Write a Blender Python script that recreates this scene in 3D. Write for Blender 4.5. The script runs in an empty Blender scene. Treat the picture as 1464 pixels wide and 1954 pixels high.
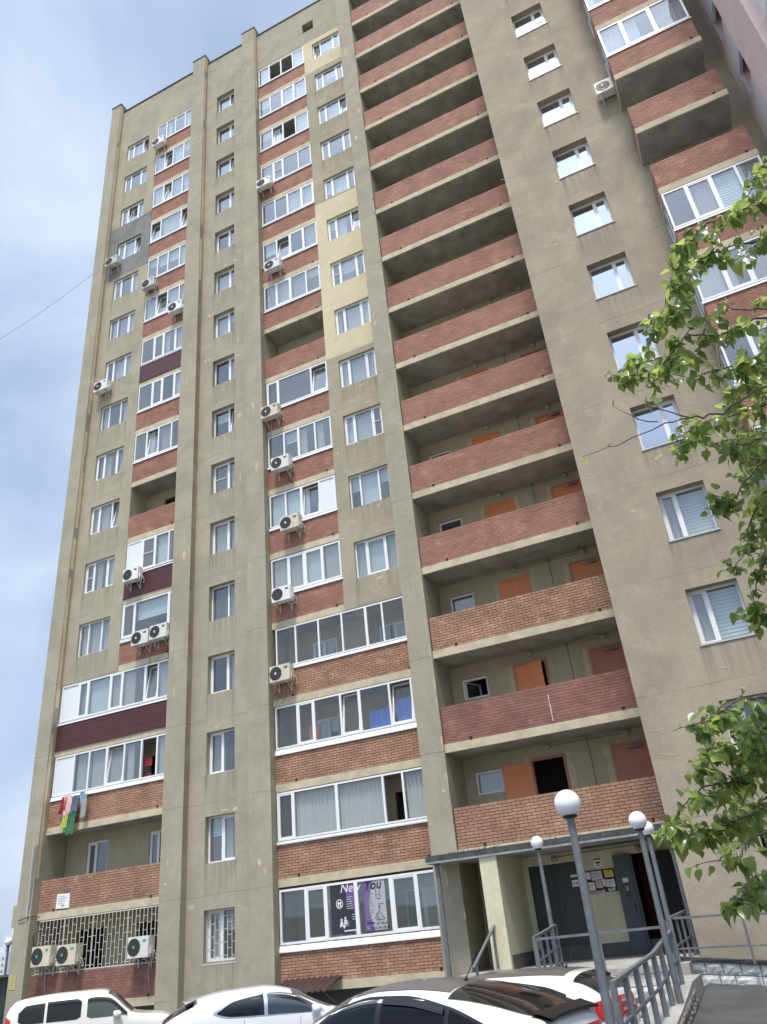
import bpy, bmesh, math, random
from mathutils import Vector, Matrix, noise
rnd = random.Random(7)
S = bpy.context.scene
C = S.collection
R_ = math.radians

# ------------------------------------------------------------------ camera
YAW, PITCH, ROLL, CAMY, FPX = -0.39132, 0.50027, -0.10633, -22.604, 1476.62
cy_, sy_, cp_, sp_ = math.cos(YAW), math.sin(YAW), math.cos(PITCH), math.sin(PITCH)
FWD = Vector((sy_*cp_, cy_*cp_, sp_))
r0 = Vector((cy_, -sy_, 0)); u0 = r0.cross(FWD)
c_, s_ = math.cos(ROLL), math.sin(ROLL)
RGT = c_*r0 + s_*u0; UPV = -s_*r0 + c_*u0
CAM = Vector((0, CAMY, 0))
cd = bpy.data.cameras.new('camera'); cam = bpy.data.objects.new('camera', cd); C.objects.link(cam)
cd.sensor_fit = 'AUTO'; cd.sensor_width = 36; cd.lens = FPX/1954*36
cd.clip_start = .05; cd.clip_end = 4000
m = Matrix((RGT, UPV, -FWD)).transposed().to_4x4(); m.translation = CAM
cam.matrix_world = m
S.camera = cam
def pt(px, py, dep):
    """a place seen at photo pixel (px, py), dep metres ahead of the camera"""
    return CAM + (FWD + RGT*((px-732)/FPX) - UPV*((py-977)/FPX))*dep

# ------------------------------------------------------------------ sky and sun
SUN_EL, SUN_AZ = R_(68), R_(169)      # azimuth clockwise from +y
w = bpy.data.worlds.new("World"); S.world = w; w.use_nodes = True
nt = w.node_tree; N = nt.nodes; N.clear(); L = nt.links
out = N.new('ShaderNodeOutputWorld'); bg = N.new('ShaderNodeBackground')
sky = N.new('ShaderNodeTexSky'); sky.sky_type = 'NISHITA'; sky.sun_disc = False
sky.sun_elevation = SUN_EL; sky.sun_rotation = SUN_AZ; sky.air_density = 1.0; sky.dust_density = 3.6; sky.ozone_density = 1.5
tc = N.new('ShaderNodeTexCoord'); mp = N.new('ShaderNodeMapping'); mp.inputs['Scale'].default_value = (1, 1, 1.7)
mp.inputs['Location'].default_value = (.35, .1, .2)
nz = N.new('ShaderNodeTexNoise'); nz.inputs['Scale'].default_value = 2.1; nz.inputs['Detail'].default_value = 7; nz.inputs['Roughness'].default_value = .52
nz.inputs['Distortion'].default_value = .5
rp = N.new('ShaderNodeValToRGB'); rp.color_ramp.elements[0].position = .30; rp.color_ramp.elements[1].position = .68
rp.color_ramp.elements[0].color = (.45, .45, .45, 1); rp.color_ramp.elements[1].color = (.97, .97, .97, 1)
mx = N.new('ShaderNodeMix'); mx.data_type = 'RGBA'
rc = N.new('ShaderNodeValToRGB'); rc.color_ramp.elements[0].position = .36; rc.color_ramp.elements[1].position = .84   # veil of thin bright cloud
rc.color_ramp.elements[0].color = (.61, .80, 1.12, 1); rc.color_ramp.elements[1].color = (.90, .99, 1.14, 1)
vs = N.new('ShaderNodeVectorMath'); vs.operation = 'SCALE'; L.new(nz.outputs[0], rc.inputs[0]); L.new(rc.outputs[0], vs.inputs[0]); L.new(vs.outputs[0], mx.inputs['B'])
dt = N.new('ShaderNodeVectorMath'); dt.operation = 'DOT_PRODUCT'; L.new(tc.outputs['Generated'], dt.inputs[0])     # the veil glows towards the sun
dt.inputs[1].default_value = (math.sin(SUN_AZ)*math.cos(SUN_EL), math.cos(SUN_AZ)*math.cos(SUN_EL), math.sin(SUN_EL))
mr0 = N.new('ShaderNodeMapRange'); mr0.inputs[1].default_value = .66; mr0.inputs[2].default_value = 1.; L.new(dt.outputs['Value'], mr0.inputs[0])
pw0 = N.new('ShaderNodeMath'); pw0.operation = 'POWER'; pw0.inputs[1].default_value = 1.3; L.new(mr0.outputs[0], pw0.inputs[0])
ma0 = N.new('ShaderNodeMath'); ma0.operation = 'MULTIPLY_ADD'; ma0.inputs[1].default_value = 15.; ma0.inputs[2].default_value = 6.5; L.new(pw0.outputs[0], ma0.inputs[0]); L.new(ma0.outputs[0], vs.inputs['Scale'])
L.new(tc.outputs['Generated'], mp.inputs['Vector']); L.new(mp.outputs[0], nz.inputs['Vector']); L.new(nz.outputs[0], rp.inputs[0])
L.new(rp.outputs[0], mx.inputs['Factor']); L.new(sky.outputs[0], mx.inputs['A']); L.new(mx.outputs['Result'], bg.inputs['Color'])
bg.inputs['Strength'].default_value = .09
L.new(bg.outputs[0], out.inputs[0])
sd = bpy.data.lights.new('sun', 'SUN'); sun = bpy.data.objects.new('sun', sd); C.objects.link(sun)
sd.energy = 2.6; sd.angle = R_(10); sd.color = (1, .93, .82)
sdir = Vector((math.sin(SUN_AZ)*math.cos(SUN_EL), math.cos(SUN_AZ)*math.cos(SUN_EL), math.sin(SUN_EL)))
sun.rotation_euler = sdir.to_track_quat('Z', 'Y').to_euler()
S.view_settings.view_transform = 'Standard'; S.view_settings.look = 'None'
S.view_settings.gamma = 1; S.view_settings.use_curve_mapping = False
S.view_settings.exposure = 0.65
S.cycles.max_bounces = 7; S.cycles.transparent_max_bounces = 12; S.cycles.caustics_reflective = False; S.cycles.caustics_refractive = False

# ------------------------------------------------------------------ materials
MATS = {}
def mat(name, col, rough=.6, metal=0., spec=.5, coat=0., bump=0., bscale=30., var=0., vscale=3., trans=0., emis=None):
    if name in MATS: return MATS[name]
    m = bpy.data.materials.new(name); m.use_nodes = True; MATS[name] = m
    nt = m.node_tree; b = nt.nodes['Principled BSDF']
    b.inputs['Base Color'].default_value = (*col, 1); b.inputs['Roughness'].default_value = rough
    b.inputs['Metallic'].default_value = metal; b.inputs['Specular IOR Level'].default_value = spec
    b.inputs['Coat Weight'].default_value = coat; b.inputs['Coat Roughness'].default_value = .04
    g = nt.nodes.new('ShaderNodeNewGeometry')
    if bump:
        n = nt.nodes.new('ShaderNodeTexNoise'); n.inputs['Scale'].default_value = bscale; n.inputs['Detail'].default_value = 4
        nt.links.new(g.outputs['Position'], n.inputs['Vector'])
        bp = nt.nodes.new('ShaderNodeBump'); bp.inputs['Strength'].default_value = bump; bp.inputs['Distance'].default_value = .02
        nt.links.new(n.outputs[0], bp.inputs['Height']); nt.links.new(bp.outputs[0], b.inputs['Normal'])
    if var:
        n = nt.nodes.new('ShaderNodeTexNoise'); n.inputs['Scale'].default_value = vscale; n.inputs['Detail'].default_value = 6; n.inputs['Roughness'].default_value = .6
        nt.links.new(g.outputs['Position'], n.inputs['Vector'])
        x = nt.nodes.new('ShaderNodeMix'); x.data_type = 'RGBA'
        x.inputs['A'].default_value = (*[c*(1-var) for c in col], 1); x.inputs['B'].default_value = (*[min(1, c*(1+var)) for c in col], 1)
        r = nt.nodes.new('ShaderNodeMapRange'); r.inputs['From Min'].default_value = .3; r.inputs['From Max'].default_value = .7
        nt.links.new(n.outputs[0], r.inputs[0]); nt.links.new(r.outputs[0], x.inputs['Factor']); nt.links.new(x.outputs['Result'], b.inputs['Base Color'])
    if trans:
        t = nt.nodes.new('ShaderNodeBsdfTranslucent'); t.inputs[0].default_value = (*col, 1)
        ms = nt.nodes.new('ShaderNodeMixShader'); ms.inputs[0].default_value = trans
        o = nt.nodes['Material Output']
        nt.links.new(b.outputs[0], ms.inputs[1]); nt.links.new(t.outputs[0], ms.inputs[2]); nt.links.new(ms.outputs[0], o.inputs[0])
    return m

def stucco(name, col, stain, streak=.5, light=None, sills=None):
    """weathered facade plaster: broad stains, run-off streaks, fine mottling, hairline scuffs"""
    m = bpy.data.materials.new(name); m.use_nodes = True; MATS[name] = m
    nt = m.node_tree; b = nt.nodes['Principled BSDF']; nd = nt.nodes.new; lk = nt.links.new
    b.inputs['Roughness'].default_value = .92; b.inputs['Specular IOR Level'].default_value = .2
    g = nd('ShaderNodeNewGeometry')
    def nz(scale, det, rough, stretch=None, dist=0.):
        n = nd('ShaderNodeTexNoise'); n.inputs['Scale'].default_value = scale; n.inputs['Detail'].default_value = det
        n.inputs['Roughness'].default_value = rough; n.inputs['Distortion'].default_value = dist
        if stretch:
            p = nd('ShaderNodeMapping'); p.inputs['Scale'].default_value = stretch; lk(g.outputs['Position'], p.inputs[0]); lk(p.outputs[0], n.inputs['Vector'])
        else: lk(g.outputs['Position'], n.inputs['Vector'])
        return n
    def rng(src, a, bb, lo=0., hi=1.):
        r = nd('ShaderNodeMapRange'); r.inputs[1].default_value = a; r.inputs[2].default_value = bb; r.inputs[3].default_value = lo; r.inputs[4].default_value = hi
        lk(src, r.inputs[0]); return r.outputs[0]
    def mix(f, a, bb, mode='MIX'):
        x = nd('ShaderNodeMix'); x.data_type = 'RGBA'; x.blend_type = mode
        for s, v in ((x.inputs['A'], a), (x.inputs['B'], bb)):
            if isinstance(v, tuple): s.default_value = (*v, 1)
            else: lk(v, s)
        if isinstance(f, float): x.inputs['Factor'].default_value = f
        else: lk(f, x.inputs['Factor'])
        return x.outputs['Result']
    c = mix(rng(nz(.55, 6, .62, None, 1.2).outputs[0], .36, .68), col, stain)
    c = mix(rng(nz(1.0, 5, .6, (3.2, 3.2, .22)).outputs[0], .52, .72, 0., streak), c, stain)
    c = mix(rng(nz(2.4, 8, .7, None, .8).outputs[0], .55, .75, 0., .55), c, light or tuple(min(1, v*1.28) for v in col))
    c = mix(rng(nz(14, 6, .7).outputs[0], .3, .7, 0., .4), c, tuple(v*.72 for v in stain))
    # panel joints at every storey: a thin wavering dark line
    sx = nd('ShaderNodeSeparateXYZ'); lk(g.outputs['Position'], sx.inputs[0])
    wv = nz(.8, 3, .5)
    ad = nd('ShaderNodeMath'); ad.operation = 'MULTIPLY_ADD'; lk(wv.outputs[0], ad.inputs[0]); ad.inputs[1].default_value = .12; lk(sx.outputs[2], ad.inputs[2])
    a2 = nd('ShaderNodeMath'); a2.operation = 'ADD'; lk(ad.outputs[0], a2.inputs[0]); a2.inputs[1].default_value = 3.85+28
    md = nd('ShaderNodeMath'); md.operation = 'PINGPONG'; lk(a2.outputs[0], md.inputs[0]); md.inputs[1].default_value = 1.4
    ln = rng(md.outputs[0], 0., .022, 1., 0.)
    br = nd('ShaderNodeMath'); br.operation = 'MULTIPLY'; lk(ln, br.inputs[0]); lk(rng(nz(.5, 3, .6).outputs[0], .42, .6, 0., .75), br.inputs[1])
    c = mix(br.outputs[0], c, tuple(v*.5 for v in stain))
    if sills:                        # rain runs below each window sill, densest at the sill ends
        x0, x1, zs = sills
        def M(op, a, b_=None, c_=None):
            q = nd('ShaderNodeMath'); q.operation = op
            for i, v in enumerate((a, b_, c_)):
                if v is None: continue
                if isinstance(v, (int, float)): q.inputs[i].default_value = v
                else: lk(v, q.inputs[i])
            return q.outputs[0]
        dn = M('FLOORED_MODULO', M('SUBTRACT', zs, sx.outputs[2]), 2.8)
        fade = rng(dn, .02, 1.25, 1., 0.)
        inx = M('MULTIPLY', rng(sx.outputs[0], x0-.12, x0-.02), rng(sx.outputs[0], x1+.02, x1+.12, 1., 0.))
        ends = M('ADD', rng(M('ABSOLUTE', M('SUBTRACT', sx.outputs[0], x0)), .0, .22, .8, .0), rng(M('ABSOLUTE', M('SUBTRACT', sx.outputs[0], x1)), .0, .22, .8, .0))
        st = rng(nz(1.0, 4, .6, (9., 9., .25)).outputs[0], .42, .66)
        mk = M('MULTIPLY', M('MULTIPLY', inx, fade), M('MINIMUM', M('ADD', M('MULTIPLY', st, .6), M('MULTIPLY', ends, st)), .85))
        c = mix(mk, c, tuple(v*.62 for v in stain))
    lk(c, b.inputs['Base Color'])
    bp = nd('ShaderNodeBump'); bp.inputs['Strength'].default_value = .35; bp.inputs['Distance'].default_value = .02
    lk(nz(9, 8, .75).outputs[0], bp.inputs['Height']); lk(bp.outputs[0], b.inputs['Normal'])
    return m
STUC = stucco('stucco_beige', (.43, .39, .295), (.325, .298, .23))
STUCR = stucco('stucco_beige_right', (.438, .382, .288), (.318, .28, .216), .3, None, (-.24, .97, -2.967))
STUCC = stucco('stucco_beige_stairs', (.435, .392, .296), (.325, .298, .23), .5, None, (-16.93, -15.75, -2.967))
STUCA = stucco('stucco_beige_windows', (.445, .40, .298), (.335, .305, .23), .45, None, (-23.48, -21.83, -2.9))
STUCF = stucco('stucco_beige_bay', (.445, .395, .288), (.325, .295, .215), .45, None, (-10.62, -8.97, -2.9))
CREAM = stucco('stucco_cream', (.68, .60, .41), (.59, .52, .35), .2)
GREYP = stucco('stucco_grey_patch', (.275, .275, .255), (.165, .17, .165), .6)
YELP = stucco('stucco_yellow_paint', (.72, .675, .49), (.56, .52, .37), .45)
PINKP = stucco('stucco_pink', (.80, .64, .63), (.70, .56, .55), .3)
PEACH = stucco('sealant_peach', (.80, .65, .42), (.66, .52, .33), .25)
BROWNS = stucco('sealant_brown', (.38, .30, .22), (.3, .24, .17), .3)
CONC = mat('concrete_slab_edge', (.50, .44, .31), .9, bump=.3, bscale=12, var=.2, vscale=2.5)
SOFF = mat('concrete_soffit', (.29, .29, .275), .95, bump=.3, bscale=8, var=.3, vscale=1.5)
LOGW = stucco('loggia_plaster', (.48, .42, .29), (.38, .335, .235), .3)
DARKP = mat('plinth_grey', (.10, .105, .105), .85, var=.25, vscale=4, bump=.3)
PATCH = mat('repair_plaster', (.50, .42, .27), .95, bump=.3, bscale=14, var=.18, vscale=4)
PVC = mat('white_pvc', (.80, .81, .82), .35)
SILLM = mat('sill_metal', (.52, .53, .54), .45, var=.1)
SILLD = mat('sill_brown', (.12, .10, .085), .6)
WPANEL = mat('white_sandwich_panel', (.72, .74, .77), .4)
DARK = mat('dark_opening', (.015, .015, .016), .9)
ROOMW = mat('room_wall', (.45, .43, .40), .9)
CEIL = mat('room_ceiling', (.5, .49, .46), .9)
CURT = mat('curtain_white', (.78, .77, .74), .9, trans=.35)
CURT2 = mat('curtain_grey', (.45, .44, .43), .9, trans=.2)
BLIND = mat('blind_pale', (.72, .80, .80), .8)
BLINDB = mat('cloth_blue', (.18, .30, .75), .8)
BLINDO = mat('cloth_orange', (.75, .25, .12), .8)
MAROON = mat('siding_maroon', (.075, .022, .022), .45, var=.12, vscale=2)
ROOFM = mat('coping_dark', (.035, .032, .03), .5)
ORANGE = mat('door_orange', (.66, .22, .08), .5, var=.1, vscale=2)
RUST = mat('door_rust_red', (.42, .155, .105), .55, var=.12, vscale=2)
IRON = mat('rail_grey_paint', (.135, .15, .16), .5, var=.2, vscale=8, bump=.15, bscale=60)
STEELD = mat('door_dark_steel', (.028, .033, .037), .45, var=.2, vscale=3)
DOORG = mat('door_blue_grey', (.05, .062, .075), .4, var=.15, vscale=3)
INRED = mat('lobby_red_brown', (.10, .022, .012), .8)
GRILLE = mat('grille_white', (.62, .60, .55), .5)
GLOBE = mat('globe_opal', (.82, .83, .85), .25)
ACW = mat('ac_white', (.66, .65, .60), .45, var=.05)
ACG = mat('ac_grille', (.09, .09, .09), .5)
ACD = mat('ac_dark', (.03, .03, .03), .5)
TEAL = mat('ac_badge_teal', (.05, .40, .35), .4)
PIPEW = mat('pipe_white', (.6, .58, .52), .6)
RUBB = mat('rubber_black', (.015, .015, .015), .7)
TARM = mat('asphalt', (.17, .17, .168), .9, bump=.5, bscale=60, var=.25, vscale=1.2)
PAVE = mat('pavement_concrete', (.066, .068, .066), .92, bump=.4, bscale=30, var=.25, vscale=1.3)
LANDC = mat('landing_concrete', (.33, .32, .30), .92, bump=.4, bscale=24, var=.25, vscale=1.6)
STONE = mat('whitewashed_stone', (.58, .585, .57), .9, bump=.5, bscale=16, var=.2, vscale=6)
STONEG = mat('grey_rubble_stone', (.20, .19, .18), .9, bump=.9, bscale=16, var=.25, vscale=6)
MORT = mat('stone_mortar', (.10, .10, .098), .95)
EARTH = mat('dry_ground', (.34, .32, .26), .95, bump=.5, bscale=6, var=.35, vscale=.6)
HILLM = mat('wooded_hill', (.045, .06, .03), .95, bump=1., bscale=1.2, var=.4, vscale=.25)
MUR = mat('brick_joint_dark', (.09, .072, .058), .95)
MURL = mat('brick_joint_pink', (.40, .25, .20), .95, var=.2, vscale=3)
PAPER = mat('paper_white', (.78, .78, .76), .7)
YPAP = mat('paper_yellow', (.72, .60, .10), .7)
INK = mat('ink_black', (.012, .012, .014), .6)
INKG = mat('ink_grey', (.30, .30, .32), .7)

def brickmat(name, a, b, rough=.85):
    m = bpy.data.materials.new(name); m.use_nodes = True; MATS[name] = m
    nt = m.node_tree; p = nt.nodes['Principled BSDF']; nd = nt.nodes.new; lk = nt.links.new
    p.inputs['Roughness'].default_value = rough; p.inputs['Specular IOR Level'].default_value = .25
    g = nd('ShaderNodeNewGeometry'); oi = nd('ShaderNodeObjectInfo')
    ad = nd('ShaderNodeMath'); ad.operation = 'ADD'; lk(g.outputs['Random Per Island'], ad.inputs[0]); lk(oi.outputs['Random'], ad.inputs[1])
    fr = nd('ShaderNodeMath'); fr.operation = 'FRACT'; lk(ad.outputs[0], fr.inputs[0])
    x = nd('ShaderNodeMix'); x.data_type = 'RGBA'; x.inputs['A'].default_value = (*a, 1); x.inputs['B'].default_value = (*b, 1); lk(fr.outputs[0], x.inputs['Factor'])
    n = nd('ShaderNodeTexNoise'); n.inputs['Scale'].default_value = 1.3; n.inputs['Detail'].default_value = 8; n.inputs['Roughness'].default_value = .65; lk(g.outputs['Position'], n.inputs['Vector'])
    r = nd('ShaderNodeMapRange'); r.inputs[1].default_value = .3; r.inputs[2].default_value = .7; r.inputs[3].default_value = .74; r.inputs[4].default_value = 1.2; lk(n.outputs[0], r.inputs[0])
    v = nd('ShaderNodeMix'); v.data_type = 'RGBA'; v.blend_type = 'MULTIPLY'; v.inputs['Factor'].default_value = 1; lk(x.outputs['Result'], v.inputs['A']); lk(r.outputs[0], v.inputs['B'])
    n3 = nd('ShaderNodeTexNoise'); n3.inputs['Scale'].default_value = 2.6; n3.inputs['Detail'].default_value = 9; n3.inputs['Roughness'].default_value = .72; lk(g.outputs['Position'], n3.inputs['Vector'])
    r3 = nd('ShaderNodeMapRange'); r3.inputs[1].default_value = .56; r3.inputs[2].default_value = .74; r3.inputs[4].default_value = .6; lk(n3.outputs[0], r3.inputs[0])
    v3 = nd('ShaderNodeMix'); v3.data_type = 'RGBA'; lk(r3.outputs[0], v3.inputs['Factor']); lk(v.outputs['Result'], v3.inputs['A']); v3.inputs['B'].default_value = (*[min(1, q*1.5+.06) for q in a], 1)
    lk(v3.outputs['Result'], p.inputs['Base Color'])
    n2 = nd('ShaderNodeTexNoise'); n2.inputs['Scale'].default_value = 40; lk(g.outputs['Position'], n2.inputs['Vector'])
    bp = nd('ShaderNodeBump'); bp.inputs['Strength'].default_value = .4; bp.inputs['Distance'].default_value = .01; lk(n2.outputs[0], bp.inputs['Height']); lk(bp.outputs[0], p.inputs['Normal'])
    return m
B_OR = brickmat('brick_orange', (.44, .255, .17), (.345, .19, .125))
B_TAN = brickmat('brick_tan', (.40, .235, .16), (.32, .18, .12))
B_RED = brickmat('brick_painted_red', (.36, .185, .135), (.305, .15, .11), .75)
B_BRN = brickmat('brick_painted_brown', (.275, .135, .108), (.225, .105, .085), .75)

def glassmat(name, tint, ior, dirt=.06, rough=.015):
    m = bpy.data.materials.new(name); m.use_nodes = True; MATS[name] = m
    nt = m.node_tree; nt.nodes.clear(); nd = nt.nodes.new; lk = nt.links.new
    o = nd('ShaderNodeOutputMaterial'); t = nd('ShaderNodeBsdfTransparent'); t.inputs[0].default_value = (*tint, 1)
    gl = nd('ShaderNodeBsdfGlossy'); gl.inputs['Roughness'].default_value = rough; gl.inputs[0].default_value = (.95, .97, 1, 1)
    lw = nd('ShaderNodeLayerWeight'); lw.inputs[0].default_value = .5; r0 = ((ior-1)/(ior+1))**2
    pw = nd('ShaderNodeMath'); pw.operation = 'POWER'; pw.inputs[1].default_value = 4.; lk(lw.outputs['Facing'], pw.inputs[0])
    f = nd('ShaderNodeMath'); f.operation = 'MULTIPLY_ADD'; f.inputs[1].default_value = 1-r0; f.inputs[2].default_value = r0; lk(pw.outputs[0], f.inputs[0])
    g = nd('ShaderNodeNewGeometry'); n = nd('ShaderNodeTexNoise'); n.inputs['Scale'].default_value = 1.1; n.inputs['Detail'].default_value = 1; lk(g.outputs['Position'], n.inputs['Vector'])
    bp = nd('ShaderNodeBump'); bp.inputs['Strength'].default_value = .03; bp.inputs['Distance'].default_value = .02; lk(n.outputs[0], bp.inputs['Height']); lk(bp.outputs[0], gl.inputs['Normal'])
    ms = nd('ShaderNodeMixShader'); lk(f.outputs[0], ms.inputs[0]); lk(t.outputs[0], ms.inputs[1]); lk(gl.outputs[0], ms.inputs[2])
    d = nd('ShaderNodeBsdfDiffuse'); d.inputs[0].default_value = (.62, .66, .68, 1)
    m2 = nd('ShaderNodeMixShader'); 
    if isinstance(dirt, tuple):     # every pane differs a little in dust and film
        oi = nd('ShaderNodeObjectInfo'); mr = nd('ShaderNodeMapRange'); mr.inputs[3].default_value, mr.inputs[4].default_value = dirt; lk(oi.outputs['Random'], mr.inputs[0]); lk(mr.outputs[0], m2.inputs[0])
    else: m2.inputs[0].default_value = dirt
    lk(ms.outputs[0], m2.inputs[1]); lk(d.outputs[0], m2.inputs[2]); lk(m2.outputs[0], o.inputs[0])
    return m
GLASS = glassmat('window_glass', (.93, .96, .97), 1.9, (.02, .10))
GLASSC = glassmat('window_glass_clear', (.96, .98, .98), 1.5, (.01, .04))
GLASSB = glassmat('window_glass_mirror', (.6, .66, .7), 5.0, (.03, .10))
CARGL = glassmat('car_glass_tinted', (.16, .17, .17), 1.45, .0, .07)
CARGC = glassmat('car_glass_clear', (.35, .38, .37), 1.45, .0, .05)

# ------------------------------------------------------------------ mesh helpers
class MB:
    def __init__(self): self.v = []; self.f = []; self.m = []; self.sm = False
    def box(self, x0, x1, y0, y1, z0, z1, mi=0, skip=''):
        b = len(self.v)
        self.v += [(x0,y0,z0),(x1,y0,z0),(x1,y1,z0),(x0,y1,z0),(x0,y0,z1),(x1,y0,z1),(x1,y1,z1),(x0,y1,z1)]
        for k, f in (('b',(0,3,2,1)),('t',(4,5,6,7)),('f',(0,1,5,4)),('r',(1,2,6,5)),('k',(2,3,7,6)),('l',(3,0,4,7))):
            if k not in skip: self.f.append(tuple(b+i for i in f)); self.m.append(mi)
    def quad(self, a, b, c, d, mi=0):
        n = len(self.v); self.v += [tuple(a), tuple(b), tuple(c), tuple(d)]; self.f.append((n,n+1,n+2,n+3)); self.m.append(mi)
    def poly(self, pts, mi=0):
        n = len(self.v); self.v += [tuple(p) for p in pts]; self.f.append(tuple(range(n, n+len(pts)))); self.m.append(mi)
    def grid(self, rows, mi=0, flip=False):
        n = len(self.v); w = len(rows[0])
        for r in rows: self.v += [tuple(p) for p in r]
        for i in range(len(rows)-1):
            for j in range(w-1):
                q = (n+i*w+j, n+i*w+j+1, n+(i+1)*w+j+1, n+(i+1)*w+j)
                self.f.append(q[::-1] if flip else q); self.m.append(mi)
    def tube(self, pts, r, n=8, mi=0, cap=True):
        """round bar along a list of points; r is a number or one radius per point"""
        pts = [Vector(p) for p in pts]; rs = r if isinstance(r, (list, tuple)) else [r]*len(pts); base = len(self.v)
        for i, p in enumerate(pts):
            d = (pts[min(i+1, len(pts)-1)]-pts[max(i-1, 0)]).normalized()
            a = Vector((0,0,1)) if abs(d.z) < .9 else Vector((0,1,0))
            u = d.cross(a).normalized(); v = d.cross(u)
            for k in range(n):
                t = 2*math.pi*k/n + math.pi/n; self.v.append(tuple(p+(u*math.cos(t)+v*math.sin(t))*rs[i]))
        for i in range(len(pts)-1):
            for k in range(n):
                a = base+i*n+k; b = base+i*n+(k+1)%n; self.f.append((a, b, b+n, a+n)); self.m.append(mi)
        if cap:
            self.f.append(tuple(base+k for k in range(n-1, -1, -1))); self.m.append(mi)
            e = base+(len(pts)-1)*n; self.f.append(tuple(e+k for k in range(n))); self.m.append(mi)
    def disc(self, c, u, v, r, n=20, mi=0, r2=None):
        c, u, v = Vector(c), Vector(u), Vector(v); r2 = r2 or r
        self.poly([c+u*(r*math.cos(2*math.pi*k/n))+v*(r2*math.sin(2*math.pi*k/n)) for k in range(n)], mi)
    def mesh(self, name, mats, smooth=False):
        me = bpy.data.meshes.new(name); me.from_pydata(self.v, [], self.f)
        for x in (mats if isinstance(mats, (list, tuple)) else [mats]): me.materials.append(x)
        me.polygons.foreach_set('material_index', self.m)
        if smooth or self.sm: me.polygons.foreach_set('use_smooth', [True]*len(me.polygons))
        me.update(); return me

def inv(parent):
    m = Matrix.Identity(4); p = parent
    while p: m = p.matrix_basis.copy() @ m; m = (p.matrix_parent_inverse @ m) if p.parent else m; p = p.parent
    return m.inverted()
def link(name, me, parent=None, world=True):
    o = bpy.data.objects.new(name, me); C.objects.link(o)
    if parent:
        o.parent = parent
        if world: o.matrix_parent_inverse = inv(parent)
    return o
def obj(name, mb, mats, parent=None, world=True, smooth=False, kind=None):
    o = link(name, mb.mesh(name, mats, smooth), parent, world)
    if kind: o['kind'] = kind
    return o
def tag(o, label, cat, group=None):
    o['label'] = label; o['category'] = cat
    if group: o['group'] = group
    return o
def thing(name, loc, label, cat, group=None, rz=0.):
    o = bpy.data.objects.new(name, None); o.empty_display_size = .3; C.objects.link(o); o.location = loc; o.rotation_euler = (0,0,rz)
    return tag(o, label, cat, group)
def struct(name, mb, mats, smooth=False): return obj(name, mb, mats, None, smooth=smooth, kind='structure')
def dup(o, parent=None):
    c = o.copy(); C.objects.link(c)
    if parent is not None: c.parent = parent
    for ch in list(o.children): dup(ch, c)
    return c
def smooth_by_angle(me, deg=35):
    me.polygons.foreach_set('use_smooth', [True]*len(me.polygons))
    bm = bmesh.new(); bm.from_mesh(me)
    for e in bm.edges:
        if len(e.link_faces) == 2 and e.calc_face_angle(0) > R_(deg): e.smooth = False
    bm.to_mesh(me); bm.free()
def text_mesh(s, size, shear=0., bold=0.):
    cu = bpy.data.curves.new('lettering', 'FONT'); cu.body = s; cu.size = size; cu.shear = shear; cu.extrude = .002; cu.offset = bold; cu.resolution_u = 3
    o = bpy.data.objects.new('lettering', cu); C.objects.link(o)
    me = bpy.data.meshes.new_from_object(o.evaluated_get(bpy.context.evaluated_depsgraph_get()))
    bpy.data.objects.remove(o); return me
def text(s, loc, size, m, parent, shear=0., bold=0., name='lettering', rot=(math.pi/2, 0, 0)):
    me = text_mesh(s, size, shear, bold); me.materials.clear(); me.materials.append(m)
    o = link(name, me, parent); o.matrix_parent_inverse = inv(parent); o.location = loc; o.rotation_euler = rot
    return o

# ------------------------------------------------------------------ ground and setting
SB = lambda k: -3.967 + 2.8*k        # underside of the floor slab of storey k (z = 0 is the camera's height)
LOT, DECK = -2.24, -.97
mb = MB(); mb.quad((-1500,-900,LOT-.03),(1500,-900,LOT-.03),(1500,1800,LOT-.03),(-1500,1800,LOT-.03)); struct('ground', mb, EARTH)
mb = MB(); mb.grid([[(x,y,z) for x in (-40,-14,12)] for y, z in ((-45,-1.99),(-12,-2.0),(-9.5,-2.14),(-7,-2.2),(-.3,-2.2))], flip=True); struct('parking_lot', mb, TARM)
mb = MB()                                                        # footway sloping beside the ramp
xs = (-1.93, -.9, 4.5, 12.); ys = (-18, -14, -11, -8, -6, -4.02)
zt = ((-1.95,-1.95,-1.98,-2.0),(-1.86,-1.87,-1.93,-2.0),(-1.75,-1.76,-1.9,-2.0),(-1.62,-1.64,-1.87,-2.0),(-1.50,-1.56,-1.88,-2.0),(-1.37,-1.48,-1.93,-2.0))
G = []
for j in range(51):
    t = j/50*(len(ys)-1); i = min(len(ys)-2, int(t)); f = t-i; row = []
    for q in range(41):
        u = q/40*3; p = min(2, int(u)); g = u-p; x = xs[p]+(xs[p+1]-xs[p])*g; y = ys[i]+(ys[i+1]-ys[i])*f
        z = (zt[i][p]*(1-g)+zt[i][p+1]*g)*(1-f)+(zt[i+1][p]*(1-g)+zt[i+1][p+1]*g)*f
        row.append((x, y, z+.008*noise.noise(Vector((x*1.7, y*1.7, 0)))))
    G.append(row)
mb.grid(G); mb.grid([[r[0] for r in G],[(r[0][0], r[0][1], LOT-.02) for r in G]])
struct('pavement', mb, PAVE, smooth=True)
mb = MB(); mb.box(-6.65,-2.12,-4.6,.18,-2.08,DECK); mb.box(-2.12,-2.04,-2.99,.18,-2.08,DECK-.003)
struct('entrance_landing', mb, LANDC)
mb = MB(); mb.box(-5.2,-2.45,-6.4,-4.605,-2.07,-1.16); mb.box(-2.45,-1.95,-6.2,-4.605,-2.07,-1.163)
struct('ramp_landing', mb, LANDC)
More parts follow.
